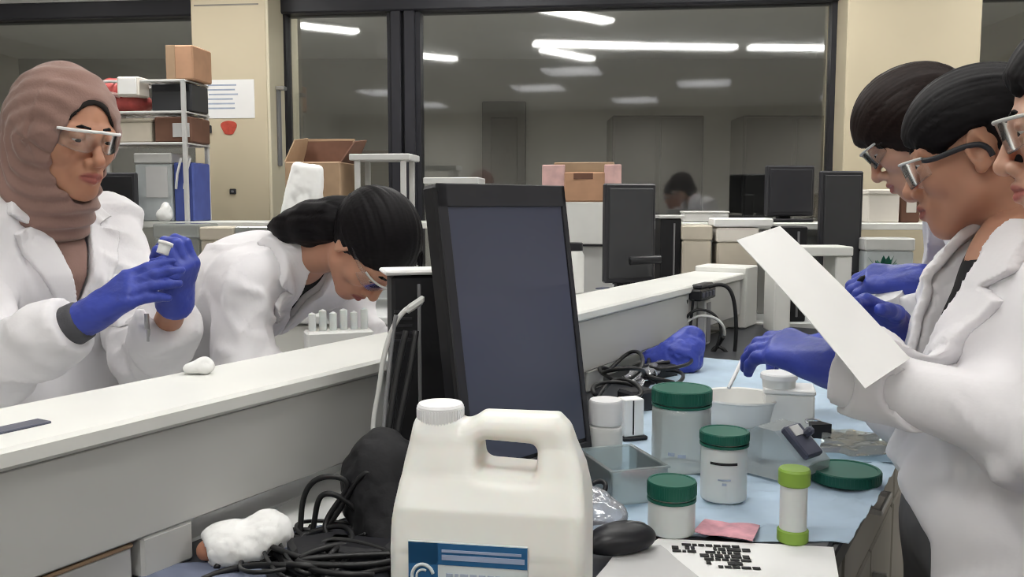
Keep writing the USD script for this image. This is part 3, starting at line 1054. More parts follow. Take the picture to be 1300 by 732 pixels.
    # --- gloves
    for q in ('R', 'L'):
        h = dict(c['hand' + q])
        ts = 1 if q == 'R' else -1
        X = h.pop('X')
        D = h.pop('D')
        no = h.pop('no_glove', False)
        inner = h.pop('inner', None)
        G, _ = hand_field(c['wr' + q], X, D, ts, fore=c['el' + q] - c['wr' + q], **h)
        gd = unit(c['el' + q] - c['wr' + q])
        halfspace_cut(G, c['wr' + q] + gd * h.get('cuff', .05), gd, .06)
        gm = G.mesh(.0034)
        wrinkle(gm, .0020, (F, L, UP), (75, 75, 75), 9)
        obj('glove', gm, 'glove_blue', t, smooth=True, world=True, label='blue nitrile glove')
        if inner:
            I = Field()
            I.rc(c['wr' + q] + gd * .025, c['wr' + q] + gd * .12, .038, .044)
            halfspace_cut(I, c['wr' + q] + gd * .028, -gd, .06)
            obj('inner_cuff', I.mesh(.005), inner, t, smooth=True, world=True, label='dark grey inner sleeve cuff')
    return t


def local_part(t, name, field, h, material, c, rough=None, parent=None, label=None):
    m = field.mesh(h) if hasattr(field, 'mesh') else field
    if rough:
        rough(m)
    return obj(name, to_world(m, c['head'], c['Rh'], c.get('hs', 1.0)), material, parent or t, smooth=True, world=True, label=label)


def strands(amp=.0022, freq=34):
    def f(m):
        v = m.vertices
        ph = np.arctan2(v[:, 1], v[:, 2] + .02)
        P = np.stack([v[:, 0] * 7, ph * 9, np.linalg.norm(v, axis=1) * 6], 1)
        n = meshkit.fbm(P * np.array([1, 1.6, 1]), 3, 7) - .5
        n2 = meshkit.fbm(P * np.array([.6, 5.0, 1]), 2, 3) - .5
        m.vertices = v + vnormals(m) * ((n * 2 * amp) + n2 * amp * 1.4)[:, None]
    return f


def hair_cap(face_poly, r=(.107, .085, .098), c=(-.014, 0, .031), extra=None, ears=True):
    """hair mass in head space, the face side removed inside the polygon (x, z)"""
    H = Field()
    H.ell(c, r)
    if extra:
        extra(H)
    poly = np.array(face_poly)
    lo, hi = np.array([poly[:, 0].min(), -.14, poly[:, 1].min()]), np.array([poly[:, 0].max(), .14, poly[:, 1].max()])
    def edge(P):
        wob = meshkit.noise(np.stack([P[..., 0] * 40 + P[..., 2] * 60, P[..., 1] * 70, P[..., 2] * 25], -1), 4) - .5
        return poly_dist(P[..., 0], P[..., 2], poly) + wob * .016
    H.fn(edge, lo, hi, k=.020)
    return H


def goggles(t, c, arm='goggle_clear', top='light_grey', drop=0.0, thick=.0024):
    """safety glasses: clear wrap lens, brow bar, two arms"""
    g = lambda m: to_world(m, c['head'] - c['Rh'][:, 2] * drop + c['Rh'][:, 0] * drop * .3, c['Rh'], c.get('hs', 1.0))
    th = np.linspace(-1.15, 1.15, 41)
    cx, rx, ry = .036, .071, .0715

    def fn(u, v):
        a = (u - .5) * 2 * 1.18
        x = cx + rx * np.cos(a)
        y = ry * np.sin(a)
        zt = .020 - .004 * np.abs(a)
        nose = .018 * np.exp(-(a / .17) ** 2)
        zb = -.024 + .014 * np.abs(a) ** 2 / 1.4 + nose
        z = zb + (zt - zb) * v
        return np.stack([x - .006 * (1 - v), y, z], -1)
    root = obj('safety_glasses', g(cloth_patch(fn, 41, 9, .0022)), 'goggle_clear', t, smooth=40, world=True, label='clear safety glasses')
    bar = np.stack([cx + rx * np.cos(th) + .001, ry * np.sin(th), .020 - .004 * np.abs(th)], 1)
    obj('brow_bar', g(tube(bar, thick)), top, root, smooth=True, world=True)
    rim = np.stack([cx + rx * np.cos(th) - .006, ry * np.sin(th), -.024 + .014 * np.abs(th) ** 2 / 1.4 + .018 * np.exp(-(th / .17) ** 2)], 1)
    obj('lower_rim', g(tube(rim, thick * .45)), 'goggle_clear', root, smooth=True, world=True)
    for s in (-1, 1):
        arm_p = spline([(cx + rx * math.cos(1.15), s * ry * math.sin(1.15), .012), (.03, s * .0765, .010), (-.01, s * .0800, .010), (-.026, s * .0790, -.012)], 20)
        m = tube(arm_p, .0042 if arm != 'goggle_clear' else .003)
        obj('temple', g(m), arm, root, smooth=True, world=True)
    return root


def legs(c, a_off=.09, fwd=0.0):
    for q, s in (('R', -1), ('L', 1)):
        b = c['pelvis'] + c['L'] * s * a_off
        foot = np.array([b[0], b[1], 0]) + c['Fh'] * fwd
        c['hip' + q] = b - UP * .03
        c['kn' + q] = np.array([b[0], b[1], .50]) + c['Fh'] * (.02 + fwd * .5)
        c['an' + q] = foot + UP * .085


# ------------------------------------------------------------------ woman with the brown headscarf
c = dict(F=NB, Fh=NB, L=TB, U=UP)
c['pelvis'], c['waist'], c['chest'], c['neck'] = AB(1.21, -1.95, .96), AB(1.21, -1.93, 1.10), AB(1.21, -1.905, 1.265), AB(1.21, -1.90, 1.405)
c['shR'], c['shL'] = AB(1.045, -1.90, 1.365), AB(1.375, -1.90, 1.36)
c['elR'], c['wrR'] = at(-25, 478, 1.70), at(122, 396, 1.68)
c['elL'], c['wrL'] = at(192, 468, 1.98), at(222, 384, 1.76)
c['head'] = at(86, 168, 1.93)
c['hs'] = 1.07
c['Rh'] = pitched(TB * -.02 + NB, 13, 2)
tipR = at(222, 332, 1.66)
c['handR'] = dict(X=tipR - c['wrR'] + UP * .005, D=np.array([.2, -.75, .62]), curls=[(18, 12, 10), (22, 16, 10), (26, 20, 12), (30, 24, 14)], spread=1.0, thumb=(.9, .30, -.5), s=.98, cuff=.035, fat=1.12)
c['handL'] = dict(X=at(238, 306, 1.70) - c['wrL'], D=np.array([.80, -.42, .12]), curls=[(40, 62, 40), (46, 68, 40), (52, 70, 42), (56, 72, 44)], spread=1.0, thumb=(.7, .45, -.75), s=1.0, cuff=.004, fat=1.10)
c['handR']['inner'] = 'shirt_grey'
c['cuffR'], c['cuffL'] = .055, .075
legs(c)
c['hem'] = AB(1.21, -1.95, .50)
c['hem_r'] = .142
c.update(skin='skin_tan', shirt='hijab_brown', seed=3, v=.235, vw=.075, label='woman in a brown headscarf and white lab coat holding up a small vial', pocket=1)
lw = build_person(c)
q0 = at(186, 398, 1.775)
obj('pen_clip', [tube([q0, q0 - UP * .03], .005), tube([q0 + NB * .004 - UP * .03, q0 + NB * .002 - UP * .055], .0035)], 'steel', lw, smooth=True, world=True, label='steel clip on the coat front')
# headscarf: head covering with a face opening, wrapped under the chin, tail down the chest
Hj = Field()
Hj.ell((-.022, 0, .028), (.108, .096, .106))
Hj.rc((-.010, 0, -.02), (-.028, 0, -.150), .088, .070, k=.05)
Hj.rc((.028, 0, -.125), (-.02, 0, -.175), .048, .062, k=.05)
Hj.rc((-.06, 0, -.06), (-.07, 0, -.19), .075, .085, k=.05)
OV = [(.060 * math.sin(a) * (1.0 if math.cos(a) < 0 else 1.0 - .10 * math.cos(a)), -.022 + (.094 if math.cos(a) > 0 else .100) * math.cos(a)) for a in np.linspace(0, 2 * math.pi, 40)[:-1]]
OV2 = [(y * .985, z * 1.0 - (.006 if z > .03 else 0)) for y, z in OV]


def oval_cut(poly):
    return lambda P: np.maximum(poly_dist(P[..., 1], P[..., 2], poly), .004 - P[..., 0])


Hj.fn(oval_cut(OV), (.0, -.07, -.13), (.16, .07, .08), k=.010)
hj = Hj.mesh(.0042)


def scarf_folds(m):
    v = m.vertices
    # folds fall from the crown round the cheek to the chin
    ang = np.arctan2(v[:, 0] - .02, -(v[:, 2] + .02))
    r = np.hypot(v[:, 0] - .05, v[:, 2] + .02)
    f = np.sin(r * 210 + 3.0 * np.sin(ang * 1.5) + v[:, 1] * 25) * (.35 + .65 * np.clip((.05 - v[:, 2]) / .12, 0, 1))
    g = meshkit.fbm(np.stack([r * 26, ang * 2.0, v[:, 1] * 8], 1), 3, 4) - .5
    m.vertices = v + vnormals(m) * (.0038 * f + .012 * g)[:, None]


scarf_folds(hj)
local_part(lw, 'headscarf', hj, 0, 'hijab_brown', c, label='brown headscarf wrapped round the head and neck')
un = Field()
un.ell((-.018, 0, .027), (.1035, .0865, .0985))
un.fn(oval_cut(OV2), (.0, -.07, -.13), (.16, .07, .08), k=.004)
local_part(lw, 'undercap', un, .0036, 'hijab_under', c)
# tail of the scarf on the chest
TT = torso_fields(c, .004)
nc = c['neck']
tail = [(-.075, .06), (.075, .06), (.060, -.02), (.036, -.10), (.004, -.215), (-.004, -.215), (-.034, -.10), (-.062, -.02)]


def tailpatch(val, P):
    Q = P - nc
    return np.maximum(np.maximum(val - .004, -val - .02), np.maximum(poly_dist(Q @ TB, Q @ UP, tail), -(Q @ NB) - .02))


tm = TT.mesh(.005, nc - np.array([.25, .25, .26]), nc + np.array([.25, .25, .1]), extra=tailpatch)
wrinkle(tm, .006, (NB, TB, UP), (16, 16, 30), 8)
obj('scarf_tail', tm, 'hijab_brown', lw, smooth=True, world=True)
goggles(lw, c, top='paper_white', thick=.0030)

# ------------------------------------------------------------------ woman bent over the far worktop
c = dict(Fh=NB, L=TB)
ax = unit(NB * .44 + UP * .344)
c['U'], c['F'] = ax, unit(NB * .344 - UP * .44)
c['pelvis'], c['waist'], c['chest'], c['neck'] = AB(1.63, -1.97, .97), AB(1.63, -1.85, 1.09), AB(1.63, -1.665, 1.215), AB(1.63, -1.505, 1.295)
c['shR'], c['shL'] = AB(1.475, -1.56, 1.225), AB(1.79, -1.56, 1.225)
c['elR'], c['wrR'] = AB(1.43, -1.52, 1.01), AB(1.57, -1.42, 1.0)
c['elL'], c['wrL'] = AB(1.84, -1.50, 1.01), AB(1.74, -1.40, 1.0)
c['head'] = at(472, 311, 2.04)
c['hs'] = 1.02
c['Rh'] = basis(NB * .36 - UP * .93 - TB * .04, NB * .93 + UP * .36)
c['handR'] = dict(X=NB * .6 + TB * .8 - UP * .05, D=UP, curl=(25, 35, 25))
c['handL'] = dict(X=NB * .6 - TB * .8 - UP * .05, D=UP, curl=(25, 35, 25))
legs(c)
c['hem'] = AB(1.63, -2.02, .52)
c['hem_r'] = .142
c.update(skin='skin_medium', shirt='shirt_black', seed=11, v=.20, label='woman in a white lab coat with a black ponytail bending low over the far worktop', vw=.055)
w4 = build_person(c)
poly = [(.16, .062), (.092, .050), (.050, .000), (.022, -.012), (.008, -.035), (.004, -.16), (.16, -.16)]


def nape(H):
    H.rc((-.045, 0, .00), (-.06, 0, -.055), .070, .048, k=.04)


hcap = hair_cap(poly, extra=nape)
local_part(w4, 'hair', hcap, .0042, 'hair_black', c, strands())
# ponytail swept back over the shoulder in world space
PT = Field()
p = [at(448, 272, 2.06), at(425, 280, 2.06), at(395, 284, 2.08), at(368, 288, 2.10), at(347, 287, 2.12)]
for i, r in enumerate((.040, .050, .048, .034)):
    PT.rc(p[i], p[i + 1], r, (.050, .048, .034, .014)[i], k=.02)
pt = PT.mesh(.0055)
wrinkle(pt, .010, (NB, TB, UP), (10, 40, 60), 5)
obj('ponytail', pt, 'hair_black', w4, smooth=True, world=True)
tie = tube([p[0] + (p[1] - p[0]) * .05 + .040 * (UP * math.cos(a) + TB * math.sin(a)) for a in np.linspace(0, 2 * math.pi, 24)], .004)
obj('hair_tie', tie, 'light_grey', w4, smooth=True, world=True, label='pale hair clip')
rs = np.random.RandomState(4)
fl = []
for i in range(16):
    q0 = at(505 + rs.rand() * 28, 300 + rs.rand() * 10, 2.0 + rs.rand() * .06)
    q1 = q0 + np.array([(rs.rand() - .5) * .02, 0, -.045 - .03 * rs.rand()])
    fl.append(tube([q0, (q0 + q1) / 2 + np.array([.005, 0, 0]), q1], .0022, 5))
obj('loose_lock', fl, 'hair_black', w4, world=True)
goggles(w4, c)

# ------------------------------------------------------------------ woman reading the white sheet at the right
FW = -NB
FT = unit(-NB - TB * .48)
c = dict(F=FT, Fh=FW, L=np.cross(UP, FT), U=UP)
c['pelvis'], c['waist'], c['chest'], c['neck'] = AB(1.49, -.035, .96), AB(1.49, -.025, 1.08), AB(1.50, -.01, 1.21), AB(1.51, -.025, 1.345)
c['shL'], c['shR'] = c['chest'] + c['L'] * .155 + UP * .055, c['chest'] - c['L'] * .155 + UP * .06
c['elL'], c['wrL'] = at(1322, 545, 1.12), at(1052, 462, 1.30)
c['elR'], c['wrR'] = AB(1.63, -.17, 1.10), at(1130, 412, 1.47)
c['head'] = at(1241, 189, 1.385)
c['hs'] = 1.0
c['Rh'] = pitched(FW + TB * .05, 17)
c['handL'] = dict(X=at(955, 428, 1.40) - c['wrL'], D=np.array([-.1, -.5, .85]), curl=(22, 30, 22), spread=2, thumb=(.75, .5, -.5), cuff=.045, fat=1.15)
c['handR'] = dict(X=at(1062, 392, 1.42) - c['wrR'], D=np.array([.25, .75, .4]), curl=(25, 28, 18), spread=2, thumb=(.8, .45, -.4), cuff=.045, fat=1.1)
c['cuffL'], c['cuffR'] = .02, .03
legs(c, .085)
c['hem'] = AB(1.49, -.01, .55)
c.update(skin='skin_medium', shirt='shirt_black', seed=21, v=.21, vw=.066, fold=1.8, sleeve=(.064, .070, .050), trousers='trouser_grey', pocket=1,
         label='woman reading the long white sheet, dark armed safety glasses and low ponytail')


def open_front(K):
    o = c['pelvis']
    K.fn(lambda P: np.maximum((P[..., 2] - 1.0), .078 - (P - o) @ (-NB) + np.maximum(0, P[..., 2] - .93) * .8), o + np.array([-.4, -.4, -.6]), o + np.array([.4, .4, .06]), k=.01)


c['coat_cut'] = open_front
w2 = build_person(c)
poly = [(.17, .048), (.102, .036), (.040, -.006), (.014, .014), (-.022, .022), (-.030, -.030), (-.012, -.16), (.17, -.16)]


def knot(H):
    H.ell((-.060, 0, .01), (.060, .072, .080), k=.03)
    H.rc((-.055, 0, -.03), (-.075, 0, -.075), .058, .040, k=.03)


local_part(w2, 'hair', hair_cap(poly, r=(.108, .086, .095), c=(-.008, 0, .031), extra=knot), .0040, 'hair_black', c, strands())
PT = Field()
hp = lambda x, y, z: c['head'] + c['Rh'] @ np.array([x, y, z])
q = [hp(-.09, 0, -.04), hp(-.115, .005, -.09), hp(-.120, .01, -.15), hp(-.115, .015, -.20)]
for i, r in enumerate((.030, .036, .030)):
    PT.rc(q[i], q[i + 1], r, (.036, .030, .014)[i], k=.02)
pt = PT.mesh(.005)
wrinkle(pt, .006, (NB, TB, UP), (40, 40, 10), 5)
obj('ponytail', pt, 'hair_black', w2, smooth=True, world=True)
goggles(w2, c, arm='frame_dark', top='light_grey', thick=.0022, drop=.010)

# ------------------------------------------------------------------ woman behind her, head bowed
c = dict(F=FW, Fh=FW, L=np.cross(UP, FW), U=UP)
c['pelvis'], c['waist'], c['chest'], c['neck'] = AB(1.97, .04, .98), AB(1.97, .01, 1.12), AB(1.965, -.05, 1.28), AB(1.95, -.11, 1.435)
c['shL'], c['shR'] = AB(1.81, -.075, 1.385), AB(2.12, -.075, 1.385)
c['elL'], c['wrL'] = AB(1.82, -.14, 1.13), at(1166, 356, 1.66)
c['elR'], c['wrR'] = AB(2.15, -.16, 1.12), AB(2.10, -.38, 1.10)
c['head'] = at(1160, 166, 1.76)
c['hs'] = .95
c['Rh'] = pitched(FW, 36)
c['handL'] = dict(X=at(1096, 354, 1.72) - c['wrL'], D=np.array([0, -.55, .8]), curl=(30, 40, 25), cuff=.04, fat=1.12)
c['handR'] = dict(X=FW - UP * .1, D=UP, curl=(25, 35, 25), cuff=.04)
legs(c, .085)
c['hem'] = AB(1.97, .06, .56)
c.update(skin='skin_light', shirt='shirt_black', seed=31, v=.2, vw=.05, trousers='trouser_black', label='person with a short dark bob bowing behind the woman with the white sheet')
w1 = build_person(c)
poly = [(.17, .036), (.094, .026), (.055, -.012), (.030, -.045), (.024, -.16), (.17, -.16)]


def bob(H):
    for s in (-1, 1):
        H.rc((-.01, s * .062, .02), (-.01, s * .070, -.075), .036, .030, k=.03)
    H.rc((-.05, 0, .02), (-.06, 0, -.08), .075, .058, k=.04)


local_part(w1, 'hair', hair_cap(poly, r=(.112, .092, .103), c=(-.006, 0, .030), extra=bob), .0042, 'hair_brown', c, strands())
goggles(w1, c)

# ------------------------------------------------------------------ person at the right edge of the view
c = dict(F=FW, Fh=FW, L=np.cross(UP, FW), U=UP)
c['pelvis'], c['waist'], c['chest'], c['neck'] = AB(1.15, .30, .98), AB(1.15, .28, 1.12), AB(1.15, .24, 1.28), AB(1.17, .165, 1.435)
c['shL'], c['shR'] = AB(1.0, .24, 1.385), AB(1.31, .24, 1.385)
c['elL'], c['wrL'] = AB(.99, .26, 1.10), AB(1.02, .10, .98)
c['elR'], c['wrR'] = AB(1.35, .27, 1.10), AB(1.30, .16, 1.0)
c['head'] = at(1394, 146, 1.09)
c['Rh'] = pitched(FW, 13)
c['handL'] = dict(X=FW - UP * .3, D=UP + FW * .3, curl=(25, 35, 25), cuff=.04)
c['handR'] = dict(X=FW - UP * .3, D=UP + FW * .3, curl=(25, 35, 25), cuff=.04)
legs(c, .085)
c['hem'] = AB(1.15, .32, .56)
c.update(skin='skin_light', shirt='shirt_grey', seed=37, v=.2, vw=.05, trousers='trouser_black', label='dark haired person in clear safety glasses at the right edge of the picture')
w3 = build_person(c)
poly = [(.17, .050), (.098, .062), (.062, .034), (.036, .000), (.012, .018), (-.022, .022), (-.030, -.030), (-.012, -.16), (.17, -.16)]
local_part(w3, 'hair', hair_cap(poly, r=(.112, .088, .104), extra=knot), .0042, 'hair_black', c, strands())
goggles(w3, c)
# ================================================================== THINGS ON THE NEAR WORKTOP
def toward_cam(p):
    v = np.array([CAM[0] - p[0], CAM[1] - p[1], 0])
    return math.degrees(math.atan2(v[1], v[0])) + 90.0      # rotz that turns local -y to the camera


# ------------------------------------------------------------------ white plastic jug
jd = 0.89
jp = at(630, 600, jd)
ztop = at(660, 521, jd)[2]
JH = ztop - BENCH_Z
jug = thing('jug', 'big white plastic jug with a moulded handle, white cap and blue label', 'jug', (jp[0], jp[1], BENCH_Z), -9.0)
JP = np.array([(-.094, -JH), (-.0945, -.100), (-.0905, -.064), (-.083, -.036), (-.0785, -.016), (-.034, -.0165), (-.012, 0), (.064, .0), (.075, -.012), (.089, -.054), (.094, -.088), (.0945, -JH)])
J = Field()


def jugfn(P):
    x, y, z = P[..., 0], P[..., 1], P[..., 2] - JH
    d2 = poly_dist(x, z, JP)
    hd = np.interp(z, [-.125, -.085, -.055, -.03, 0], [.068, .060, .040, .027, .022])
    r = .015
    q1, q2 = d2 + r, np.abs(y) - hd + r
    return np.hypot(np.maximum(q1, 0), np.maximum(q2, 0)) + np.minimum(np.maximum(q1, q2), 0) - r


J.fn(jugfn, (-.10, -.075, 0), (.10, .075, JH + .005), k=.001, op='u')
J.rc((-.057, 0, JH - .05), (-.057, 0, JH - .016), .030, .0225, k=.02)


def holefn(P):
    x, z = P[..., 0] - .0150, P[..., 2] - JH + .0415
    qx, qz = np.abs(x) - .0295 + .008, np.abs(z + .05 * x) - .0150 + .008
    return np.hypot(np.maximum(qx, 0), np.maximum(qz, 0)) + np.minimum(np.maximum(qx, qz), 0) - .008


J.fn(holefn, (-.03, -.08, JH - .075), (.06, .08, JH - .01), k=.012)
J.fn(lambda P: np.maximum(np.abs(P[..., 2] - JH + .1275) - .0012, np.abs(np.abs(P[..., 1]) - .0690) - .0016), (-.09, -.075, JH - .135), (.09, .075, JH - .12), k=.003)
obj('body', J.mesh(.0032), 'jug_white', jug, smooth=True)
cap = [(0, 0), (.0225, 0), (.0235, .002), (.0235, .020), (.0220, .0225), (0, .0232)]
cm = lathe(cap, 48)
rib = [cm] + [frame_box(np.array([.0235 * math.cos(a), .0235 * math.sin(a), .010]), [math.cos(a), math.sin(a), 0], [-math.sin(a), math.cos(a), 0], [0, 0, 1], (.0012, .0014, .016)) for a in np.linspace(0, 2 * math.pi, 49)[:-1]]
cc = trimesh.util.concatenate(rib)
cc.apply_translation([-.057, 0, JH - .0165])
obj('cap', cc, 'cap_white', jug, smooth=30)
ring = lathe([(.0215, 0), (.0238, 0), (.0238, .004), (.0215, .004)], 48)
ring.apply_translation([-.057, 0, JH - .0225])
obj('neck_ring', ring, 'cap_white', jug, smooth=30)
yf = -.0690
lz1, lz0 = JH - .112, JH - .262
lb = obj('label', box([-.073, yf - .0003, lz0], [.042, yf + .002, lz1]), 'label_pale', jug, label='pale label with a dark blue header')
obj('label_header', [box([-.0725, yf - .0008, lz1 - .0215], [.0415, yf, lz1 - .0008]), box([-.0725, yf - .0008, lz0 + .001], [-.044, yf, lz1 - .0008])], 'label_blue', lb)
obj('header_stripe', [box([-.040, yf - .0013, lz1 - .009], [.036, yf - .0002, lz1 - .0065]), box([-.040, yf - .0013, lz1 - .0165], [.039, yf - .0002, lz1 - .0115])], 'label_stripe', lb)
sw = []
for (r0, a0, a1, w) in ((.0105, .3, 4.9, .0030), (.0060, 1.0, 5.6, .0020)):
    pts = [(-.0585 + r0 * math.cos(a), yf - .0012, lz1 - .034 + r0 * 1.15 * math.sin(a)) for a in np.linspace(a0, a1, 26)]
    sw.append(tube(pts, w * .6, 6))
obj('swirl_emblem', sw, 'label_pale', lb, smooth=True)
rs = np.random.RandomState(2)
ink = []
for r in range(6):
    x = -.036
    while x < .032:
        w = .003 + rs.rand() * .008
        ink.append(box([x, yf - .0011, lz1 - .033 - r * .012], [min(x + w, .036), yf - .0002, lz1 - .033 - r * .012 + .0035]))
        x += w + .002
obj('label_print', ink, 'ink_grey', lb)

# ------------------------------------------------------------------ the tilted monitor in the middle
BR, BL = np.array([.1443, 1.6120, .9641]), np.array([-.0687, 1.3789, .9641])
MW, MH, TILT = .3158, .4825, .14374
mu = unit(BR - BL)
mn = np.cross(mu, UP)                     # out of the screen
mv = UP * math.cos(TILT) - mn * math.sin(TILT)
mz = np.cross(mu, mv)
mc = (BR + BL) / 2 + mv * MH / 2
mon = thing('monitor', 'large dark upright monitor leaning back behind the white jug', 'monitor', (mc[0], mc[1], BENCH_Z))
obj('casing', frame_box(mc - mz * .019, mu, mv, mz, (MW, MH, .034), .006), 'black_plastic', mon, world=True)
bz = []
for (x, y, w, h) in ((0, MH / 2 - .019, MW, .038), (0, -MH / 2 + .009, MW, .018), (-MW / 2 + .010, 0, .020, MH), (MW / 2 - .006, 0, .012, MH)):
    bz.append(frame_box(mc + mu * x + mv * y + mz * .0005, mu, mv, mz, (w, h, .005), .0015))
obj('bezel', bz, 'bezel_dark', mon, world=True)
obj('screen', frame_box(mc - mz * .0012, mu, mv, mz, (MW - .028, MH - .05, .003)), 'screen_dark', mon, world=True)
ft = mc - mz * .10
obj('neck', frame_box(np.array([ft[0], ft[1], BENCH_Z + .14]), mu, unit(mv * .6 + UP), np.cross(mu, unit(mv * .6 + UP)), (.06, .27, .03), .008), 'black_plastic', mon, world=True)
obj('foot', frame_box(np.array([ft[0], ft[1], BENCH_Z + .009]) + mn * .04, mu, mn, UP, (.24, .19, .016), .006), 'black_plastic', mon, world=True)
# ------------------------------------------------------------------ small black computer behind it
tx = unit([.97, .24, 0])
ty = np.cross(UP, tx)
tl = at(494, 400, 1.485)
tc = np.array([tl[0], tl[1], 0]) + tx * .055 + ty * .04
TH = at(520, 351, 1.46)[2] - BENCH_Z
tw = thing('computer', 'slim black desktop computer standing between the leaning monitor and the shelf', 'computer', (tc[0], tc[1], BENCH_Z))
obj('case', frame_box(tc + UP * (BENCH_Z + TH / 2), tx, ty, UP, (.10, .08, TH), .006), 'black_matte', tw, world=True)
obj('trim_strip', frame_box(tc + UP * (BENCH_Z + TH / 2) - ty * .0405 - tx * .005, tx, ty, UP, (.006, .004, TH - .03), .001), 'grey_plastic', tw, world=True)
for k in range(5):
    obj('vent_slot', frame_box(tc + UP * (BENCH_Z + TH - .06 - k * .012) - ty * .0405 - tx * .032, tx, ty, UP, (.03, .002, .004)), 'bezel_dark', tw, world=True)
tt = thing('tray', 'thin white tray lying on top of the slim black computer', 'tray', (tc[0], tc[1], BENCH_Z + TH))
obj('plate', frame_box(tc + UP * (BENCH_Z + TH + .004), tx, ty, UP, (.125, .090, .008), .003), 'paper_white', tt, world=True)
# pale cable hanging down the side of the computer
q = [at(524, 388, 1.43), at(512, 396, 1.425), at(498, 418, 1.42), at(487, 455, 1.41), at(480, 500, 1.40), at(474, 545, 1.385), at(486, 566, 1.375)]
t = thing('cable', 'pale grey cable hanging down in front of the slim black computer', 'cable', (q[3][0], q[3][1], q[3][2]))
obj('sheath', tube(spline(q, 40), .0042), 'light_grey', t, smooth=True, world=True)
obj('plug', frame_box(q[0] + np.array([.004, .0, .002]), unit(q[0] - q[1]), np.cross(UP, unit(q[0] - q[1])), UP, (.034, .014, .014), .004), 'light_grey', t, world=True)
q = [at(503, 400, 1.42), at(497, 440, 1.415), at(492, 490, 1.40), at(488, 540, 1.38), at(492, 570, 1.36)]
t = obj('cable', tube(spline(q, 30), .0035), 'grey_plastic', smooth=True, label='grey cable dropping straight down beside the slim black computer', cat='cable')
for i, xs in enumerate(((516, 505, 497, 490), (528, 520, 510, 500))):
    q = [at(xs[k], (420, 470, 520, 570)[k], 1.42 - .02 * k) for k in range(4)]
    obj('cable', tube(spline(q, 24), .0055), 'cable_black', smooth=True, label=('black cable down the left side of the slim computer', 'thick black cable down the front of the slim computer')[i], cat='cable')

# black cloth pouch and power bricks
PO = Field()
pc = at(482, 626, 1.30)
PO.ell(pc + np.array([.0, .02, .01]), (.055, .05, .075))
PO.ell(pc + np.array([.025, .0, -.055]), (.055, .05, .07), k=.04)
PO.ell(pc + np.array([.045, -.03, -.09]), (.06, .05, .06), k=.04)
PO.fn(lambda P: P[..., 2] - BENCH_Z - .001, (-.6, .8, .8), (.3, 1.8, BENCH_Z), k=.003)
po = PO.mesh(.006)
wrinkle(po, .024, (NB, TB, UP), (15, 15, 11), 6)
wrinkle(po, .008, (NB, TB, UP), (45, 45, 30), 9)
po.vertices[:, 2] = np.maximum(po.vertices[:, 2], BENCH_Z + .001)
obj('pouch', po, 'black_matte', smooth=True, label='limp black cloth pouch slumped against the left side of the jug', cat='pouch')
for (px, py, lab, w) in ((408, 712, 'black power adapter among the tangled cables, left of the other one', .085), (455, 716, 'black power adapter among the tangled cables, close to the jug', .095)):
    p = hit_z(px, py, BENCH_Z)
    t = thing('power_adapter', lab, 'adapter', (p[0], p[1], BENCH_Z), 25 if px < 430 else -12)
    obj('brick', box([-w / 2, -.026, .0005], [w / 2, .026, .032], .006), 'black_plastic', t)
    obj('strain_relief', tube([(w / 2 - .002, 0, .014), (w / 2 + .022, 0, .014)], [.007, .0035], 10), 'cable_black', t, smooth=True)
# tangled black cables on the worktop
rs = np.random.RandomState(12)
lab = ['black cable in the tangle, looping highest on the left', 'black cable in the tangle, second loop from the left', 'black cable in the tangle, rising to the black pouch', 'black cable in the tangle, nearest the white bag',
       'black cable in the tangle, lying lowest along the picture edge', 'black cable in the tangle, coiled at its middle', 'black cable in the tangle, running towards the jug', 'black cable in the tangle, thin and closely coiled',
       'black cable in the tangle, flattest on the worktop', 'black cable in the tangle, ending at the right power adapter']
loops = [[(300, 725, 0), (380, 690, .01), (384, 640, .045), (405, 607, .09), (440, 612, .08), (420, 650, .05), (440, 700, .01)],
         [(330, 715, 0), (398, 668, .02), (410, 628, .05), (445, 640, .05), (470, 690, .02), (430, 712, .0), (380, 705, .0)],
         [(360, 725, 0), (400, 690, .01), (425, 655, .03), (445, 622, .07), (465, 600, .09), (480, 620, .08)],
         [(275, 722, 0), (330, 712, .01), (372, 702, .005), (350, 690, .012), (400, 684, .012), (450, 700, .0)],
         [(250, 740, 0), (320, 728, .01), (390, 731, .012), (450, 725, .02), (500, 735, .0)]]
for i in range(10):
    if i < 5:
        pts = [hit_z(x, y + h * 0, BENCH_Z + .004) * [1, 1, 0] + UP * (BENCH_Z + .005 + h) if h < .02 else at(x, y, hit_z(x, 690, BENCH_Z)[1] + .0) for x, y, h in loops[i]]
    else:
        cx, cy = 345 + rs.rand() * 120, 690 + rs.rand() * 40
        pts = []
        ph = rs.rand() * 6
        for k in range(11):
            a = ph + k * (1.1 + rs.rand() * .5)
            p = hit_z(cx + math.cos(a) * (40 + 26 * rs.rand()), np.clip(cy + math.sin(a) * (15 + 12 * rs.rand()), 672, 745), BENCH_Z + .004)
            p = p + UP * (.004 + .022 * rs.rand())
            pts.append(p)
    pts = np.array(pts)
    sp = spline(pts, 90)
    sp[:, 2] = np.maximum(sp[:, 2], BENCH_Z + .005)
    obj('cable', tube(sp, .0030 if i in (5, 7) else .0042, 7), 'cable_black', smooth=True, label=lab[i], cat='cable', group=None)

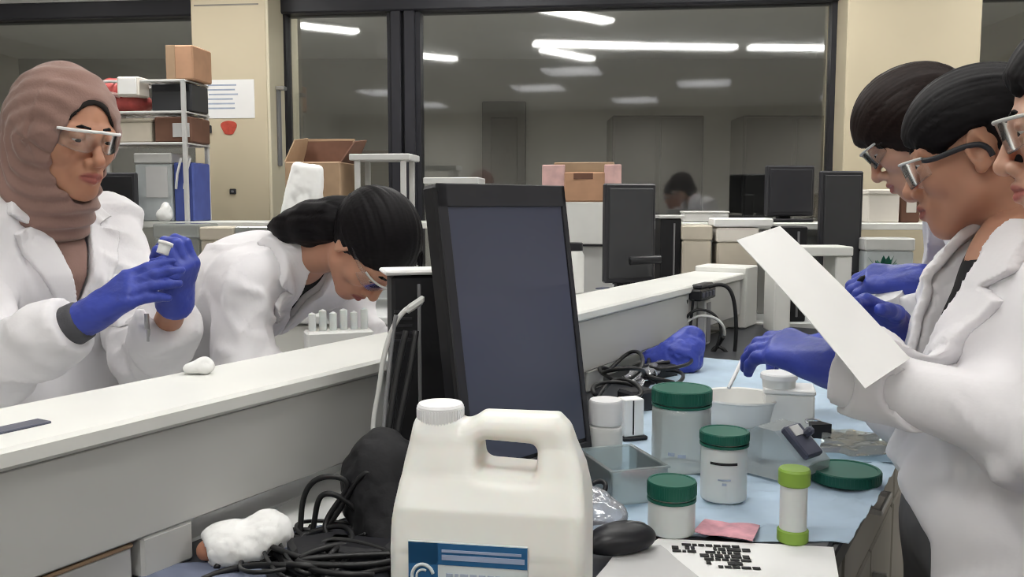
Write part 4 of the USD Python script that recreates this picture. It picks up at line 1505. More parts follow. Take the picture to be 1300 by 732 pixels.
# white bag with a peach roll, papers under the shelf
p = hit_z(292, 706, BENCH_Z)
BG = Field()
o = np.array([p[0], p[1], BENCH_Z]) + NB * .02
X = unit([.93, .36, 0])
Yv = np.cross(UP, X)
BG.ell(o + UP * .024, (.045, .036, .025))
BG.ell(o + X * .035 + UP * .030, (.034, .032, .032), k=.02)
BG.ell(o - X * .022 + UP * .022, (.030, .032, .023), k=.02)
BG.ell(o - X * .058 + UP * .020, (.035, .022, .0165), k=.008, op='c')
bg = BG.mesh(.0036)
wrinkle(bg, .013, (X, Yv, UP), (30, 30, 30), 3)
wrinkle(bg, .004, (X, Yv, UP), (80, 80, 80), 5)
bg.vertices[:, 2] = np.maximum(bg.vertices[:, 2], BENCH_Z + .0008)
obj('bag', bg, 'paper_white', smooth=True, label='crumpled white bag open at its left end under the shelf', cat='bag')
rl = Field()
rl.rc(o - X * .043 + UP * .019, o - X * .012 + UP * .021, .0145, .014)
obj('roll', rl.mesh(.003), 'peach', smooth=True, label='peach coloured roll poking out of the crumpled white bag', cat='roll')


def flat_sheet(name, px, label, cat, material, z0=BENCH_Z, th=.0012, bump=.004, seed=1, n=14, group=None, h=None):
    P = [hit_z(x, y, z0) for x, y in px]

    def fn(u, v):
        q = (1 - u)[..., None] * ((1 - v)[..., None] * P[0] + v[..., None] * P[3]) + u[..., None] * ((1 - v)[..., None] * P[1] + v[..., None] * P[2])
        w = np.abs(meshkit.fbm(np.stack([q[..., 0] * 14, q[..., 1] * 14, 0 * u], -1), 3, seed) - .45) * 2
        q[..., 2] = z0 + th * .6 + bump * w + .0003
        return q
    return obj(name, cloth_patch(fn, n, n, th), material, smooth=40, label=label, cat=cat, group=group)


flat_sheet('paper_sheet', ((318, 668), (345, 700), (448, 655), (436, 596)), 'white paper sheet under the shelf behind the tangled cables', 'paper', 'paper_white', seed=4, bump=.006)
flat_sheet('folder', ((180, 722), (170, 760), (345, 745), (322, 712)), 'slate blue folder on the worktop in front of the white bag', 'folder', 'slate_blue', bump=.001, th=.004)
flat_sheet('cloth', ((335, 690), (352, 706), (428, 690), (412, 668)), 'grey blue wipe lying beside the crumpled white bag', 'cloth', 'slate_blue', seed=8, bump=.012, th=.002, z0=BENCH_Z + .012)
cb0, cb1 = hit_b(60, 728, B0 + .006), hit_b(182, 695, B0 + .006)
a0, a1 = cb0 @ TB, cb1 @ TB
cbx = thing('box', 'low brown cardboard box pushed under the shelf at the lower left', 'box', AB((a0 + a1) / 2, B0 - .06, BENCH_Z))
obj('tray', abbox(a0, a1 - .004, B0 - .115, B0 - .012, BENCH_Z + .0005, BENCH_Z + .046, .002), 'paper_grey', cbx, world=True)
obj('lid', abbox(a0, a1 - .003, B0 - .117, B0 - .008, BENCH_Z + .0465, BENCH_Z + .052, .002), 'cardboard', cbx, world=True)
# tissue and vial on the ledge behind
p = AB(hit_z(250, 474, SP1) @ TB, -1.145, SP1)
TS = Field()
TS.ell(p + UP * .009, (.022, .015, .010))
TS.ell(p + np.array([.011, 0, .014]), (.012, .010, .012), k=.012)
ts = TS.mesh(.003)
wrinkle(ts, .006, (NB, TB, UP), (50, 50, 50), 2)
ts.vertices[:, 2] = np.maximum(ts.vertices[:, 2], SP1 + .0008)
obj('tissue', ts, 'paper_white', smooth=True, label='crumpled white tissue on the shelf beside the headscarfed woman', cat='tissue')

# ------------------------------------------------------------------ blue absorbent pads
PB = [(-.80, 1.07), (-.265, 1.10)]
pad_pts = [hit_z(690, 676, BENCH_Z), hit_z(1078, 690, BENCH_Z), hit_z(1143, 588, BENCH_Z), hit_z(700, 588, BENCH_Z)]


def pad(name, P, label, seed, mat_, z, amp=.007, jag=.010):
    def fn(u, v):
        q = (1 - u)[..., None] * ((1 - v)[..., None] * P[0] + v[..., None] * P[3]) + u[..., None] * ((1 - v)[..., None] * P[1] + v[..., None] * P[2])
        e = meshkit.fbm(np.stack([u * 7, v * 7, u * 0 + seed], -1), 3, seed) - .5
        edge = np.minimum(np.minimum(u, 1 - u), np.minimum(v, 1 - v))
        q[..., :2] += (np.exp(-edge / .03) * e * jag)[..., None]
        w = meshkit.fbm(np.stack([q[..., 0] * 9 + q[..., 1] * 6, q[..., 1] * 14, 0 * u + seed], -1), 3, seed)
        q[..., 2] = z + .0012 + amp * np.clip(1 - np.abs(2 * w - 1) * 4, 0, 1)
        return q
    return obj(name, cloth_patch(fn, 46, 40, .0012), mat_, smooth=True, label=label, cat='pad')


pad('absorbent_pad', pad_pts, 'creased light blue absorbent pad under the green lidded jars', 3, 'pad_blue', BENCH_Z, jag=.02)
P2 = [hit_z(690, 590, BENCH_Z), hit_z(1141, 590, BENCH_Z), AB(2.75, -.27, BENCH_Z), AB(2.75, -.92, BENCH_Z)]
pad('absorbent_pad', P2, 'creased light blue absorbent pad under the far boxes and hub cables', 6, 'pad_blue', BENCH_Z + .004)
flat_sheet('film', ((1040, 575), (1125, 585), (1140, 552), (1045, 545)), 'crumpled clear film on the blue pad beside the stooping woman', 'film', 'clear_plastic', z0=BENCH_Z + .012, bump=.02, th=.001, seed=5)
flat_sheet('film', ((878, 676), (955, 690), (965, 668), (895, 662)), 'small crumpled pink film scrap on the blue pad by the lime vial', 'film', 'film_pink', z0=BENCH_Z + .008, bump=.010, th=.001, seed=15)

# ------------------------------------------------------------------ printed sheet at the front of the worktop
cardP = [(775, 718), (838, 687), (1058, 697), (1066, 752)]
flat_sheet('printed_sheet', ((748, 748), (836, 687), (1058, 698), (1068, 756)), 'white sheet with rows of black print at the front of the worktop', 'paper', 'paper_white', z0=BENCH_Z + .002, bump=.0, th=.004, n=4)
sheet = stage.GetPrimAtPath('/World/printed_sheet')
rs = np.random.RandomState(8)
marks = []
c0, c1 = hit_z(852, 697, BENCH_Z), hit_z(948, 701, BENCH_Z)
mx = unit(c1 - c0)
my = np.cross(UP, mx)
Lw = np.linalg.norm(c1 - c0)
for r in range(7):
    x = 0.0
    while x < Lw:
        w = .004 + rs.rand() * (.016 if r % 2 else .010)
        if rs.rand() < .78 and not (r > 2 and x < Lw * .32):
            marks.append(frame_box(c0 + mx * (x + w / 2) - my * (r * .0125) + UP * .0082, mx, my, UP, (w, .0092 if r % 2 else .0060, .0012)))
        x += w + .0020
obj('black_print', marks, 'ink_black', sheet, label='rows of black print')
flat_sheet('plastic_sleeve', ((742, 752), (786, 700), (838, 694), (900, 745)), 'grey plastic sleeve lying over the left of the printed sheet', 'sleeve', 'paper_grey', z0=BENCH_Z + .009, bump=.004, th=.002, seed=2)
# black mouse on it
p = hit_z(788, 697, BENCH_Z + .013)
t = thing('mouse', 'black computer mouse on the grey sleeve right of the jug', 'mouse', p)
Ms = Field()
mxx = unit([.96, .28, 0])
Ms.ell(mxx * .006 + UP * .017, (.045, .031, .021), R=np.stack([mxx, np.cross(UP, mxx), UP], 1))
Ms.ell(-mxx * .022 + UP * .010, (.032, .022, .014), k=.02, R=np.stack([mxx, np.cross(UP, mxx), UP], 1))
Ms.fn(lambda P: P[..., 2] - .001, (-.1, -.1, -.05), (.1, .1, .0), k=.003)
obj('shell', Ms.mesh(.003), 'black_plastic', t, smooth=True)
obj('seam', tube(spline([mxx * -.03 + UP * .0225, mxx * -.01 + UP * .0325, mxx * .016 + UP * .0375, mxx * .036 + UP * .0325], 20), .0013), 'grey_plastic', t, smooth=True)
q = [at(748, 702, 1.22), at(744, 720, 1.18), at(735, 745, 1.16)]
obj('mouse_cable', tube(spline([p + np.array([-.045, 0, .008]), p + np.array([-.06, -.02, .004]), p + np.array([-.08, -.06, .0]), p + np.array([-.10, -.10, -.004])], 20), .003), 'cable_black', t, smooth=True, world=True)

# ------------------------------------------------------------------ jars, bottles, tubs


def jar(name, label, cat, px, py, r, h, lid_r, lid_h, body='jar_clear', lid='lid_green', marks=(), fill=None, z0=BENCH_Z + .007, neck=None, rings=2):
    p = hit_z(px, py, z0)
    t = thing(name, label, cat, p, toward_cam(p))
    n = r * .9 if neck is None else neck
    hb = h - lid_h
    b = lathe([(0, 0), (r * .93, 0), (r * .985, .002), (r, .006), (r, hb * .86), (r * .985, hb * .92), (n, hb * .97), (n, hb + lid_h * .5), (0, hb + lid_h * .5)], 48)
    obj('body', b, body, t, smooth=35)
    lm = [lathe([(0, 0), (lid_r * .985, 0), (lid_r, .0012), (lid_r, lid_h - .002), (lid_r * .97, lid_h), (lid_r * .9, lid_h), (lid_r * .88, lid_h - .0012), (0, lid_h - .0012)], 56)]
    for a in np.linspace(0, 2 * math.pi, 61)[:-1]:
        lm.append(frame_box(np.array([lid_r * math.cos(a), lid_r * math.sin(a), lid_h * .5]), [math.cos(a), math.sin(a), 0], [-math.sin(a), math.cos(a), 0], [0, 0, 1], (.0010, .0013, lid_h * .74)))
    lm = trimesh.util.concatenate(lm)
    lm.apply_translation([0, 0, hb])
    obj('lid', lm, lid, t, smooth=30)
    if rings > 1:
        rg = lathe([(n * .9, 0), (lid_r * 1.0, 0), (lid_r * 1.0, .004), (n * .9, .004)], 48)
        rg.apply_translation([0, 0, hb - .0065])
        obj('collar_ring', rg, lid, t, smooth=30)
    for (ph, z, w, hh, m) in marks:
        parts = []
        k = max(2, int(w / (r * .12)))
        for i in range(k):
            a = math.radians(ph) + (i + .5 - k / 2) * (w / r / k)
            parts.append(frame_box(np.array([math.sin(a), -math.cos(a), 0]) * (r + .0006) + UP * z, [math.cos(a), math.sin(a), 0], [-math.sin(a), math.cos(a), 0], UP, (w / k * 1.03, .0012, hh)))
        obj('printed_mark', parts, m, t)
    return t


jar('jar', 'tallest clear jar with a dark green lid on the blue pad', 'jar', 864, 592, .0535, .148, .0545, .025,
    marks=((-18, .036, .012, .006, 'ink_grey'), (2, .034, .014, .006, 'ink_grey')))
jar('jar', 'medium jar with a dark green lid and a black line on its label', 'jar', 918, 631, .0375, .113, .0400, .0165, body='jar_milk',
    marks=((0, .066, .044, .004, 'ink_black'), (2, .040, .020, .0025, 'ink_grey'), (2, .033, .007, .004, 'ink_grey')))
jar('jar', 'small jar with a dark green lid nearest the printed sheet', 'jar', 852, 674, .0345, .078, .0360, .0225, body='jar_milk')
# loose lids
for (px, py, r, h, lab) in ((1073, 608, .060, .020, 'loose dark green jar lid lying at the right edge of the pad'),):
    p = hit_z(px, py, BENCH_Z + .007)
    t = thing('jar_lid', lab, 'lid', p)
    obj('disc', lathe([(0, 0), (r, 0), (r, h - .002), (r * .97, h), (r * .9, h), (r * .88, h - .002), (0, h - .002)], 56), 'lid_green', t, smooth=30)
    obj('rib', [frame_box(np.array([r * math.cos(a), r * math.sin(a), h * .5]), [math.cos(a), math.sin(a), 0], [-math.sin(a), math.cos(a), 0], UP, (.001, .0014, h * .7)) for a in np.linspace(0, 2 * math.pi, 61)[:-1]], 'lid_green', t)
p = hit_z(975, 556, BENCH_Z + .007)
# lime capped vial
p = hit_z(1006, 686, BENCH_Z + .007)
t = thing('vial', 'upright vial with lime green caps at both ends', 'vial', p, toward_cam(p))
r = .0190
obj('bottom_cap', lathe([(0, 0), (r * 1.08, 0), (r * 1.16, .002), (r * 1.16, .017), (r * 1.05, .019), (0, .019)], 40), 'lid_lime', t, smooth=30)
obj('tube', lathe([(0, .018), (r, .018), (r, .088), (0, .088)], 40), 'jar_milk', t, smooth=30)
obj('top_cap', lathe([(0, .083), (r * 1.10, .083), (r * 1.18, .085), (r * 1.18, .104), (r * 1.08, .107), (0, .107)], 40), 'lid_lime', t, smooth=30)
# white bottle beside the monitor
p = hit_z(768, 590, BENCH_Z + .007)
t = thing('bottle', 'squat white bottle with a wide white cap beside the leaning monitor', 'bottle', p)
obj('body', lathe([(0, 0), (.030, 0), (.032, .003), (.032, .066), (.030, .074), (.026, .078), (0, .078)], 40), 'tub_white', t, smooth=30)
obj('cap', lathe([(0, .079), (.0300, .079), (.0308, .081), (.0308, .120), (.0285, .124), (0, .1245)], 40), 'cap_white', t, smooth=30)
# second small white bottle and label cards behind
p = hit_z(800, 556, BENCH_Z + .007)
t = thing('carton', 'small white carton with a black foot behind the squat white bottle', 'carton', p, 20)
obj('body', box([-.022, -.018, .008], [.022, .018, .085], .002), 'paper_white', t)
obj('foot', box([-.026, -.022, 0], [.030, .022, .0075], .002), 'black_plastic', t)
obj('edge_line', box([-.004, -.0195, .012], [-.0015, -.0181, .083]), 'ink_black', t)
# clear tray near jug
p = hit_z(792, 622, BENCH_Z + .007)
t = thing('tray', 'clear plastic tray on the blue pad left of the small jar', 'tray', p, 18)
wl = []
for (x0, y0, x1, y1) in ((-.055, -.07, .045, -.067), (-.055, .067, .045, .07), (-.055, -.07, -.052, .07), (.042, -.07, .045, .07)):
    wl.append(box([x0, y0, .0005], [x1, y1, .055]))
obj('wall', wl, 'clear_plastic', t)
obj('base', box([-.055, -.07, .0002], [.045, .07, .0025]), 'clear_plastic', t)
obj('rim', [box([-.058, -.074, .055], [.048, -.067, .058]), box([-.058, .067, .055], [.048, .074, .058]), box([-.058, -.067, .055], [-.051, .067, .058]), box([.041, -.067, .055], [.048, .067, .058])], 'clear_plastic', t)
q = [at(752, 614, 1.40), at(764, 611, 1.40), at(769, 617, 1.39), at(762, 630, 1.38), at(751, 638, 1.37)]
obj('hook', tube(spline(q, 24), .0042), 'black_plastic', smooth=True, label='small black hook shaped wire beside the right edge of the jug', cat='hook')
# clear bag by the jug
p = hit_z(766, 672, BENCH_Z + .004)
CBg = Field()
CBg.ell(p + UP * .022, (.035, .03, .022))
CBg.ell(p + np.array([-.015, .02, .032]), (.025, .025, .025), k=.02)
cb = CBg.mesh(.0036)
wrinkle(cb, .010, (NB, TB, UP), (45, 45, 45), 12)
cb.vertices[:, 2] = np.maximum(cb.vertices[:, 2], BENCH_Z + .006)
obj('bag', cb, 'bag_clear', smooth=True, label='small crumpled clear plastic bag between the jug and the mouse', cat='bag')
# wedge shaped dispenser with a grey device
p = hit_z(990, 600, BENCH_Z + .007)
t = thing('dispenser', 'sloping translucent grey dispenser with a small dark grey device on its slope', 'dispenser', p, toward_cam(p) - 32)
prof = [(-.066, 0), (.045, 0), (.070, .016), (.073, .034), (.014, .086), (-.024, .088), (-.064, .060)]
bd = slab(prof, .085)
bd.vertices = np.stack([bd.vertices[:, 0], .0425 - bd.vertices[:, 2], bd.vertices[:, 1]], 1)
bd.fix_normals()
obj('housing', bd, 'bin_clear', t)
sx = unit([.059, 0, -.052])
sz = np.array([-sx[2], 0, sx[0]])
dv = obj('device', frame_box(np.array([.044, -.008, .066]) + sz * .004, sx, np.array([0, 1.0, 0]), np.cross(sx, [0, 1.0, 0]), (.066, .050, .014), .003), 'grey_device', t, label='dark grey device')
obj('window', frame_box(np.array([.030, -.010, .079]) + sz * .0102, sx, np.array([0, 1.0, 0]), np.cross(sx, [0, 1.0, 0]), (.020, .028, .004)), 'light_grey', dv)
obj('knob', frame_box(np.array([.046, .004, .078]) + sz * .010, sx, np.array([0, 1.0, 0]), np.cross(sx, [0, 1.0, 0]), (.014, .016, .018), .004), 'grey_device', dv)
# white box with a round lidded tub on it
p = hit_z(1000, 541, BENCH_Z + .007)
t = thing('box', 'white box under the round white tub beside the gloved hand', 'box', p, -14)
wb_h = .088
obj('carton', box([-.052, -.035, 0], [.052, .05, wb_h - .012], .003), 'tub_white', t)
obj('lid', box([-.054, -.037, wb_h - .0115], [.054, .052, wb_h], .003), 'paper_white', t)
t2 = thing('tub', 'round white tub with a snap lid standing on the white box', 'tub', p + UP * wb_h - np.array([.022, 0, 0]))
obj('body', lathe([(0, 0), (.034, 0), (.036, .018), (0, .018)], 40), 'tub_white', t2, smooth=30)
obj('lid', lathe([(0, .0185), (.039, .0185), (.039, .028), (.036, .031), (0, .0315)], 40), 'cap_white', t2, smooth=30)
# wide shallow white tub in front of the hub cables
p = hit_z(938, 536, BENCH_Z + .007)
t = thing('basin', 'wide shallow white basin behind the green lidded jars', 'basin', p, 10)
BS = Field()
obj('shell', lathe([(0, 0), (.070, 0), (.078, .010), (.086, .055), (.090, .058), (.089, .062), (.082, .060), (.074, .014), (0, .012)], 48), 'tub_white', t, smooth=35)
# white bent straw leaning there
q = [at(944, 452, 1.92), at(936, 470, 1.90), at(925, 492, 1.87)]
obj('straw', tube(q, .0042), 'cap_white', smooth=True, label='thin white straw leaning below the blue gloved fingers', cat='straw')
p = at(1044, 522, 1.83)
p[2] = BENCH_Z + .007
t = thing('clip', 'small black binder clip on the blue pad beside the white box', 'clip', p, 10)
obj('jaw', slab([(-.022, 0), (.022, 0), (.013, .03), (-.013, .03)], .03), 'black_plastic', t)
obj('lever', tube(spline([(-.015, .03, .026), (-.01, .045, .03), (.01, .045, .03), (.015, .03, .026)], 16), .002), 'steel', t, smooth=True)

# ------------------------------------------------------------------ hub and cables on the shelf face
p = hit_b(884, 372, B0)
ah = p @ TB
hb = thing('socket_box', 'black socket box fixed under the far end of the white shelf', 'socket', (p[0], p[1], p[2]))
obj('case', frame_box(p + NB * .022, TB, -NB, UP, (.16, .042, .038), .005), 'black_plastic', hb, world=True)
obj('top_plate', frame_box(p + NB * .022 + UP * .028, TB, -NB, UP, (.13, .034, .014), .004), 'bezel_dark', hb, world=True)
for k in range(4):
    obj('socket', frame_box(p + NB * .0435 + TB * (-.055 + k * .036), TB, -NB, UP, (.022, .004, .018), .002), 'grey_device', hb, world=True)
p0 = AB(ah + .03, B0 + .018, 0)
cd = thing('conduit', 'grey vertical conduit below the black socket box', 'conduit', (p0[0], p0[1], BENCH_Z))
zc = p[2] - .022
obj('trunk', frame_box(p0 + UP * (BENCH_Z + (zc - BENCH_Z) / 2 + .005), TB, -NB, UP, (.055, .030, zc - BENCH_Z - .012), .004), 'light_grey', cd, world=True)
obj('cover', frame_box(p0 + UP * (BENCH_Z + (zc - BENCH_Z) / 2 + .005) + NB * .0165, TB, -NB, UP, (.04, .004, zc - BENCH_Z - .03), .0015), 'grey_plastic', cd, world=True)
hd = p[1] - .05
cabs = [([(900, 364), (925, 366), (933, 390), (934, 430), (930, 466)], 'cable_black', .0065, 'thick black cable arching down from the right of the socket box'),
        ([(872, 380), (866, 410), (880, 395), (905, 398), (915, 420), (904, 455), (912, 478)], 'cable_black', .005, 'black cable curling below the socket box'),
        ([(880, 380), (876, 420), (868, 455), (855, 470)], 'cable_black', .005, 'black cable falling straight left of the conduit'),
        ([(866, 420), (884, 402), (908, 404), (920, 425)], 'light_grey', .005, 'pale cable looped below the socket box'),
        ([(918, 428), (905, 448), (900, 470), (918, 478), (926, 455), (912, 440), (904, 462)], 'cable_black', .006, 'black cable coiled tightly right of the conduit')]
for pts, m_, r_, lb_ in cabs:
    obj('cable', tube(spline([at(x, y, hd - .03 + .012 * (i % 2)) for i, (x, y) in enumerate(pts)], 50), r_), m_, smooth=True, label=lb_, cat='cable')
# dark adapters, blue glove and leads in front of the shelf
dd_ = 2.25
for i, (px, py, w, lb_) in enumerate(((808, 520, .075, 'black power adapter behind the tallest jar'), (838, 478, .085, 'black power adapter below the bundled blue glove'))):
    p = hit_z(px, py, BENCH_Z + .007)
    t = thing('power_adapter', lb_, 'adapter', p, 30)
    obj('brick', box([-w / 2, -.03, 0], [w / 2, .03, .05 if i == 0 else .035], .006), 'black_plastic', t)
    obj('strain_relief', tube([(w / 2 - .002, 0, .016), (w / 2 + .025, 0, .016)], [.007, .0035], 10), 'cable_black', t, smooth=True)
lb_ = ['black lead tangled left of the power adapters', 'black lead looping in front of the shelf face', 'black lead lying along the shelf to the conduit', 'black lead coiled behind the squat bottle']
for i in range(4):
    cx, cy = (790, 840, 850, 785)[i], (492, 488, 470, 520)[i]
    rs = np.random.RandomState(50 + i)
    pts = []
    for k in range(9):
        a = k * 1.3 + i
        q = hit_z(cx + math.cos(a) * (18 + 14 * rs.rand()), cy + math.sin(a) * (9 + 8 * rs.rand()), BENCH_Z + .012)
        pts.append(q + UP * (.012 + .06 * rs.rand() * (1 if i in (0, 3) else .5)))
    obj('cable', tube(spline(np.array(pts), 70), .0052), 'cable_black', smooth=True, label=lb_[i], cat='cable')
p = hit_z(842, 468, BENCH_Z + .007) + NB * .05
GB = Field()
GB.ell(p + UP * .055, (.06, .05, .045))
GB.ell(p + np.array([-.06, .02, .03]), (.05, .04, .03), k=.03)
GB.ell(p + np.array([.035, .02, .085]), (.04, .035, .04), k=.03)
GB.ell(p + UP * .02, (.06, .05, .025), k=.03)
gb = GB.mesh(.005)
wrinkle(gb, .016, (NB, TB, UP), (26, 26, 26), 3)
gb.vertices[:, 2] = np.maximum(gb.vertices[:, 2], BENCH_Z + .0075)
obj('glove', gb, 'glove_blue', smooth=True, label='balled up blue glove lying in front of the shelf face', cat='glove')
flat_sheet('wrapper', ((790, 486), (812, 494), (852, 466), (835, 462)), 'white plastic wrapper beside the balled up blue glove', 'wrapper', 'bag_clear', z0=BENCH_Z + .03, bump=.05, th=.0015, seed=9)

# ------------------------------------------------------------------ what the hands hold
S4 = [at(935, 305, 1.30), at(990, 287, 1.375), at(1155, 455, 1.20), at(1098, 493, 1.13)]


def sheet_fn(u, v):
    q = (1 - u)[..., None] * ((1 - v)[..., None] * S4[0] + v[..., None] * S4[1]) + u[..., None] * ((1 - v)[..., None] * S4[3] + v[..., None] * S4[2])
    nn = unit(np.cross(S4[3] - S4[0], S4[1] - S4[0]))
    return q + nn * (.004 * np.sin(u * math.pi))[..., None]


obj('paper_sheet', cloth_patch(sheet_fn, 20, 6, .0012), 'paper_white', smooth=40, label='long blank white sheet held up by the stooping woman', cat='paper')
a, b = at(1094, 354, 1.70), at(1118, 347, 1.73)
t = thing('pen', 'black pen in the gloved hand behind the white sheet', 'pen', a)
obj('barrel', tube([a, b], .006), 'black_plastic', t, smooth=True, world=True)
obj('tip', tube([a - (b - a) * .22, a], [.0015, .005]), 'ink_black', t, smooth=True, world=True)
a = at(1128, 372, 1.66)
t = thing('pot', 'small white pot held below the gloved hand with the pen', 'pot', a)
X = unit([.5, .2, -.8])
obj('body', place(lathe([(0, 0), (.026, 0), (.026, .028), (.023, .032), (0, .032)], 30), np.zeros(3), np.cross([0, 1.0, 0], X) / np.linalg.norm(np.cross([0, 1.0, 0], X)), unit(np.cross(X, np.cross([0, 1.0, 0], X))), X), 'cap_white', t, smooth=30)
a, b = at(206, 322, 1.655), at(210, 310, 1.66)
t = thing('vial', 'small white vial between the fingers of the headscarfed woman', 'vial', a)
obj('tube', tube([a, b], .011, 16), 'cap_white', t, smooth=True, world=True)
obj('cap', tube([b - (b - a) * .1, b + (b - a) * .25], .0135, 16), 'paper_white', t, smooth=True, world=True)
# ================================================================== THE FAR WORKTOP AND SHELVES ALONG THE WINDOWS
WZ, SHZ = 0.92, 1.325
so0, so1 = wall_s(95, .6), wall_s(1215, .6)
wc = thing('window_counter', 'pale worktop along the wall under the windows', 'worktop')
obj('top', wbox(so0 - .3, so1 + .3, .27, 1.06, WZ - .035, WZ, .004), 'worktop_pale', wc, world=True)
obj('upstand', wbox(so0 - .3, so1 + .3, .25, .268, WZ - .035, WZ + .08, .003), 'worktop_pale', wc, world=True)
nn = 6
for i in range(nn):
    s0 = so0 + (so1 - so0) * i / nn
    s1 = so0 + (so1 - so0) * (i + 1) / nn - .006
    names = ['first', 'second', 'third', 'fourth', 'fifth', 'sixth']
    c = thing('counter_cabinet', 'white cabinet under the window counter, %s from the left' % names[i], 'cabinet', WP((s0 + s1) / 2, .6, 0))
    obj('body', wbox(s0, s1, .28, 1.0, .1, WZ - .037, .003), 'bench_panel', c, world=True)
    obj('plinth', wbox(s0, s1, .28, .95, 0, .1), 'black_plastic', c, world=True)
    for k in (0, 1):
        d = obj('door', wbox(s0 + .006 + k * (s1 - s0) / 2, s0 + (k + 1) * (s1 - s0) / 2 - .006, 1.0, 1.018, .12, WZ - .05, .004), 'bench_white', c, world=True)
        sm = (s0 + s1) / 2 + (.04 if k else -.04)
        obj('handle', wbox(sm - .006, sm + .006, 1.0185, 1.038, .62, .76, .003), 'steel', d, world=True)
sh = thing('ledge_shelf', 'white raised shelf over the window counter under the windows', 'shelf')
obj('board', wbox(so0, so1, .42, .77, SHZ - .03, SHZ, .004), 'bench_white', sh, world=True)
for i in range(6):
    s = so0 + .03 + (so1 - so0 - .06) * i / 5
    obj('upright', wbox(s - .02, s + .02, .44, .76, WZ + .0005, SHZ - .0305, .003), 'bench_panel', sh, world=True)


def wall_item(px0, px1, py0, py1, off, mid_py=None):
    """s0, s1, z0, z1 of a pixel rectangle on the plane off in front of the wall"""
    my = (py0 + py1) / 2
    s0, s1 = wall_s(px0, off, my), wall_s(px1, off, my)

    def zz(px, py):
        r = ray(px, py)
        p0 = W0 + WN * off - CAM
        return float((CAM + r * ((p0 @ WN) / (r @ WN)))[2])
    return s0, s1, zz((px0 + px1) / 2, py1), zz((px0 + px1) / 2, py0)


OF = .62
# ---- left rack
s0, s1, z0, z1 = wall_item(112, 247, 104, 280, OF + .1)
rk = thing('wire_rack', 'pale wire rack with three levels left of the cream pillar', 'rack', WP((s0 + s1) / 2, OF + .1, SHZ))
for ss in (s0 + .012, s1 - .012):
    for ff in (OF - .06, OF + .17):
        obj('post', wbox(ss - .010, ss + .010, ff - .01, ff + .01, SHZ + .0005, z1, .003), 'light_grey', rk, world=True)
levels = []
for py in (104, 143, 182):
    zz = wall_item(112, 247, py, py + 10, OF + .1)[3]
    levels.append(zz)
    obj('level', [wbox(s0, s1, OF + .165, OF + .18, zz - .012, zz, .003), wbox(s0, s1, OF - .07, OF - .055, zz - .012, zz, .003)] + [wbox(s0 + (s1 - s0) * k / 10, s0 + (s1 - s0) * k / 10 + .006, OF - .06, OF + .17, zz - .010, zz - .003) for k in range(11)] , 'light_grey', rk, world=True)


def boxy(name, label, cat, rect, z, depth, mat_, off=OF, bev=.006, group=None, lidmat=None):
    s0, s1, z0_, z1_ = wall_item(*rect, off + depth / 2)
    z0_ = z if z is not None else z0_
    t = thing(name, label, cat, WP((s0 + s1) / 2, off, z0_), group=group)
    h = z1_ - z0_
    if lidmat:
        obj('body', wbox(s0, s1, off - depth / 2, off + depth / 2, z0_ + .0005, z1_ - h * .16, bev), mat_, t, world=True)
        obj('lid', wbox(s0 - .004, s1 + .004, off - depth / 2 - .004, off + depth / 2 + .004, z1_ - h * .155, z1_, bev), lidmat, t, world=True)
    else:
        obj('body', wbox(s0, s1, off - depth / 2, off + depth / 2, z0_ + .0005, z1_, bev), mat_, t, world=True)
    return t, (s0, s1, z0_, z1_)


def front_plate(t, name, s, rect, off, mat_, label=None):
    """a flat part on the front of a box; rect in fractions of the front"""
    s0, s1, z0_, z1_ = s
    w, h = s1 - s0, z1_ - z0_
    return obj(name, wbox(s0 + w * rect[0], s0 + w * rect[1], off - .001, off + .004, z0_ + h * rect[2], z0_ + h * rect[3], .001), mat_, t, world=True, label=label)


t, s = boxy('box', 'orange brown cardboard box on top of the wire rack', 'box', (211, 245, 57, 104), levels[0], .20, 'cardboard_orange', off=OF + .06)
front_plate(t, 'tape', s, (.0, .34, .0, 1), OF + .16, 'cardboard')
t, s = boxy('box', 'dark grey box inside the top of the wire rack', 'box', (192, 243, 106, 142), levels[1], .18, 'far_dark', off=OF + .06)
front_plate(t, 'flap', s, (.04, .96, .72, .97), OF + .15, 'black_plastic')
# red and white packs
RP = Field()
s0, s1, z0, z1 = wall_item(118, 182, 96, 142, OF + .12)
oc = WP((s0 + s1) / 2, OF + .06, levels[1])
hw, hh = (s1 - s0) / 2, (z1 - levels[1])
RP.ell(oc - WT * hw * .35 + UP * hh * .60, (hw * .62, .08, hh * .36))
RP.ell(oc + WT * hw * .40 + UP * hh * .28, (hw * .60, .08, hh * .27), k=.03)
RP.ell(oc - WT * hw * .2 + UP * hh * .25, (hw * .70, .09, hh * .25), k=.03)
rp = RP.mesh(.008)
wrinkle(rp, .025, (WT, WN, UP), (16, 16, 20), 4)
rp.vertices[:, 2] = np.maximum(rp.vertices[:, 2], levels[1] + .001)
rb = obj('bag', rp, 'red_pack', smooth=True, label='crumpled red plastic bag on the wire rack behind the headscarf', cat='bag')
obj('pale_stripe', tube(spline([oc + WN * .085 - WT * hw * .9 + UP * hh * .52, oc + WN * .098 - WT * hw * .2 + UP * hh * .50, oc + WN * .085 + WT * hw * .2 + UP * hh * .42], 20), .010), 'carton_pink', rb, smooth=True, label='pink stripe')
t, s = boxy('carton', 'cream carton lying in the red plastic bag on the wire rack', 'carton', (148, 176, 97, 122), None, .10, 'paper_warm', off=OF + .14)
front_plate(t, 'panel', s, (.1, .9, .1, .9), OF + .19, 'paper_white')
t, s = boxy('carton', 'beige carton on the middle level of the wire rack', 'carton', (142, 192, 150, 180), levels[2], .2, 'carton_beige', off=OF + .06, lidmat='carton_beige')
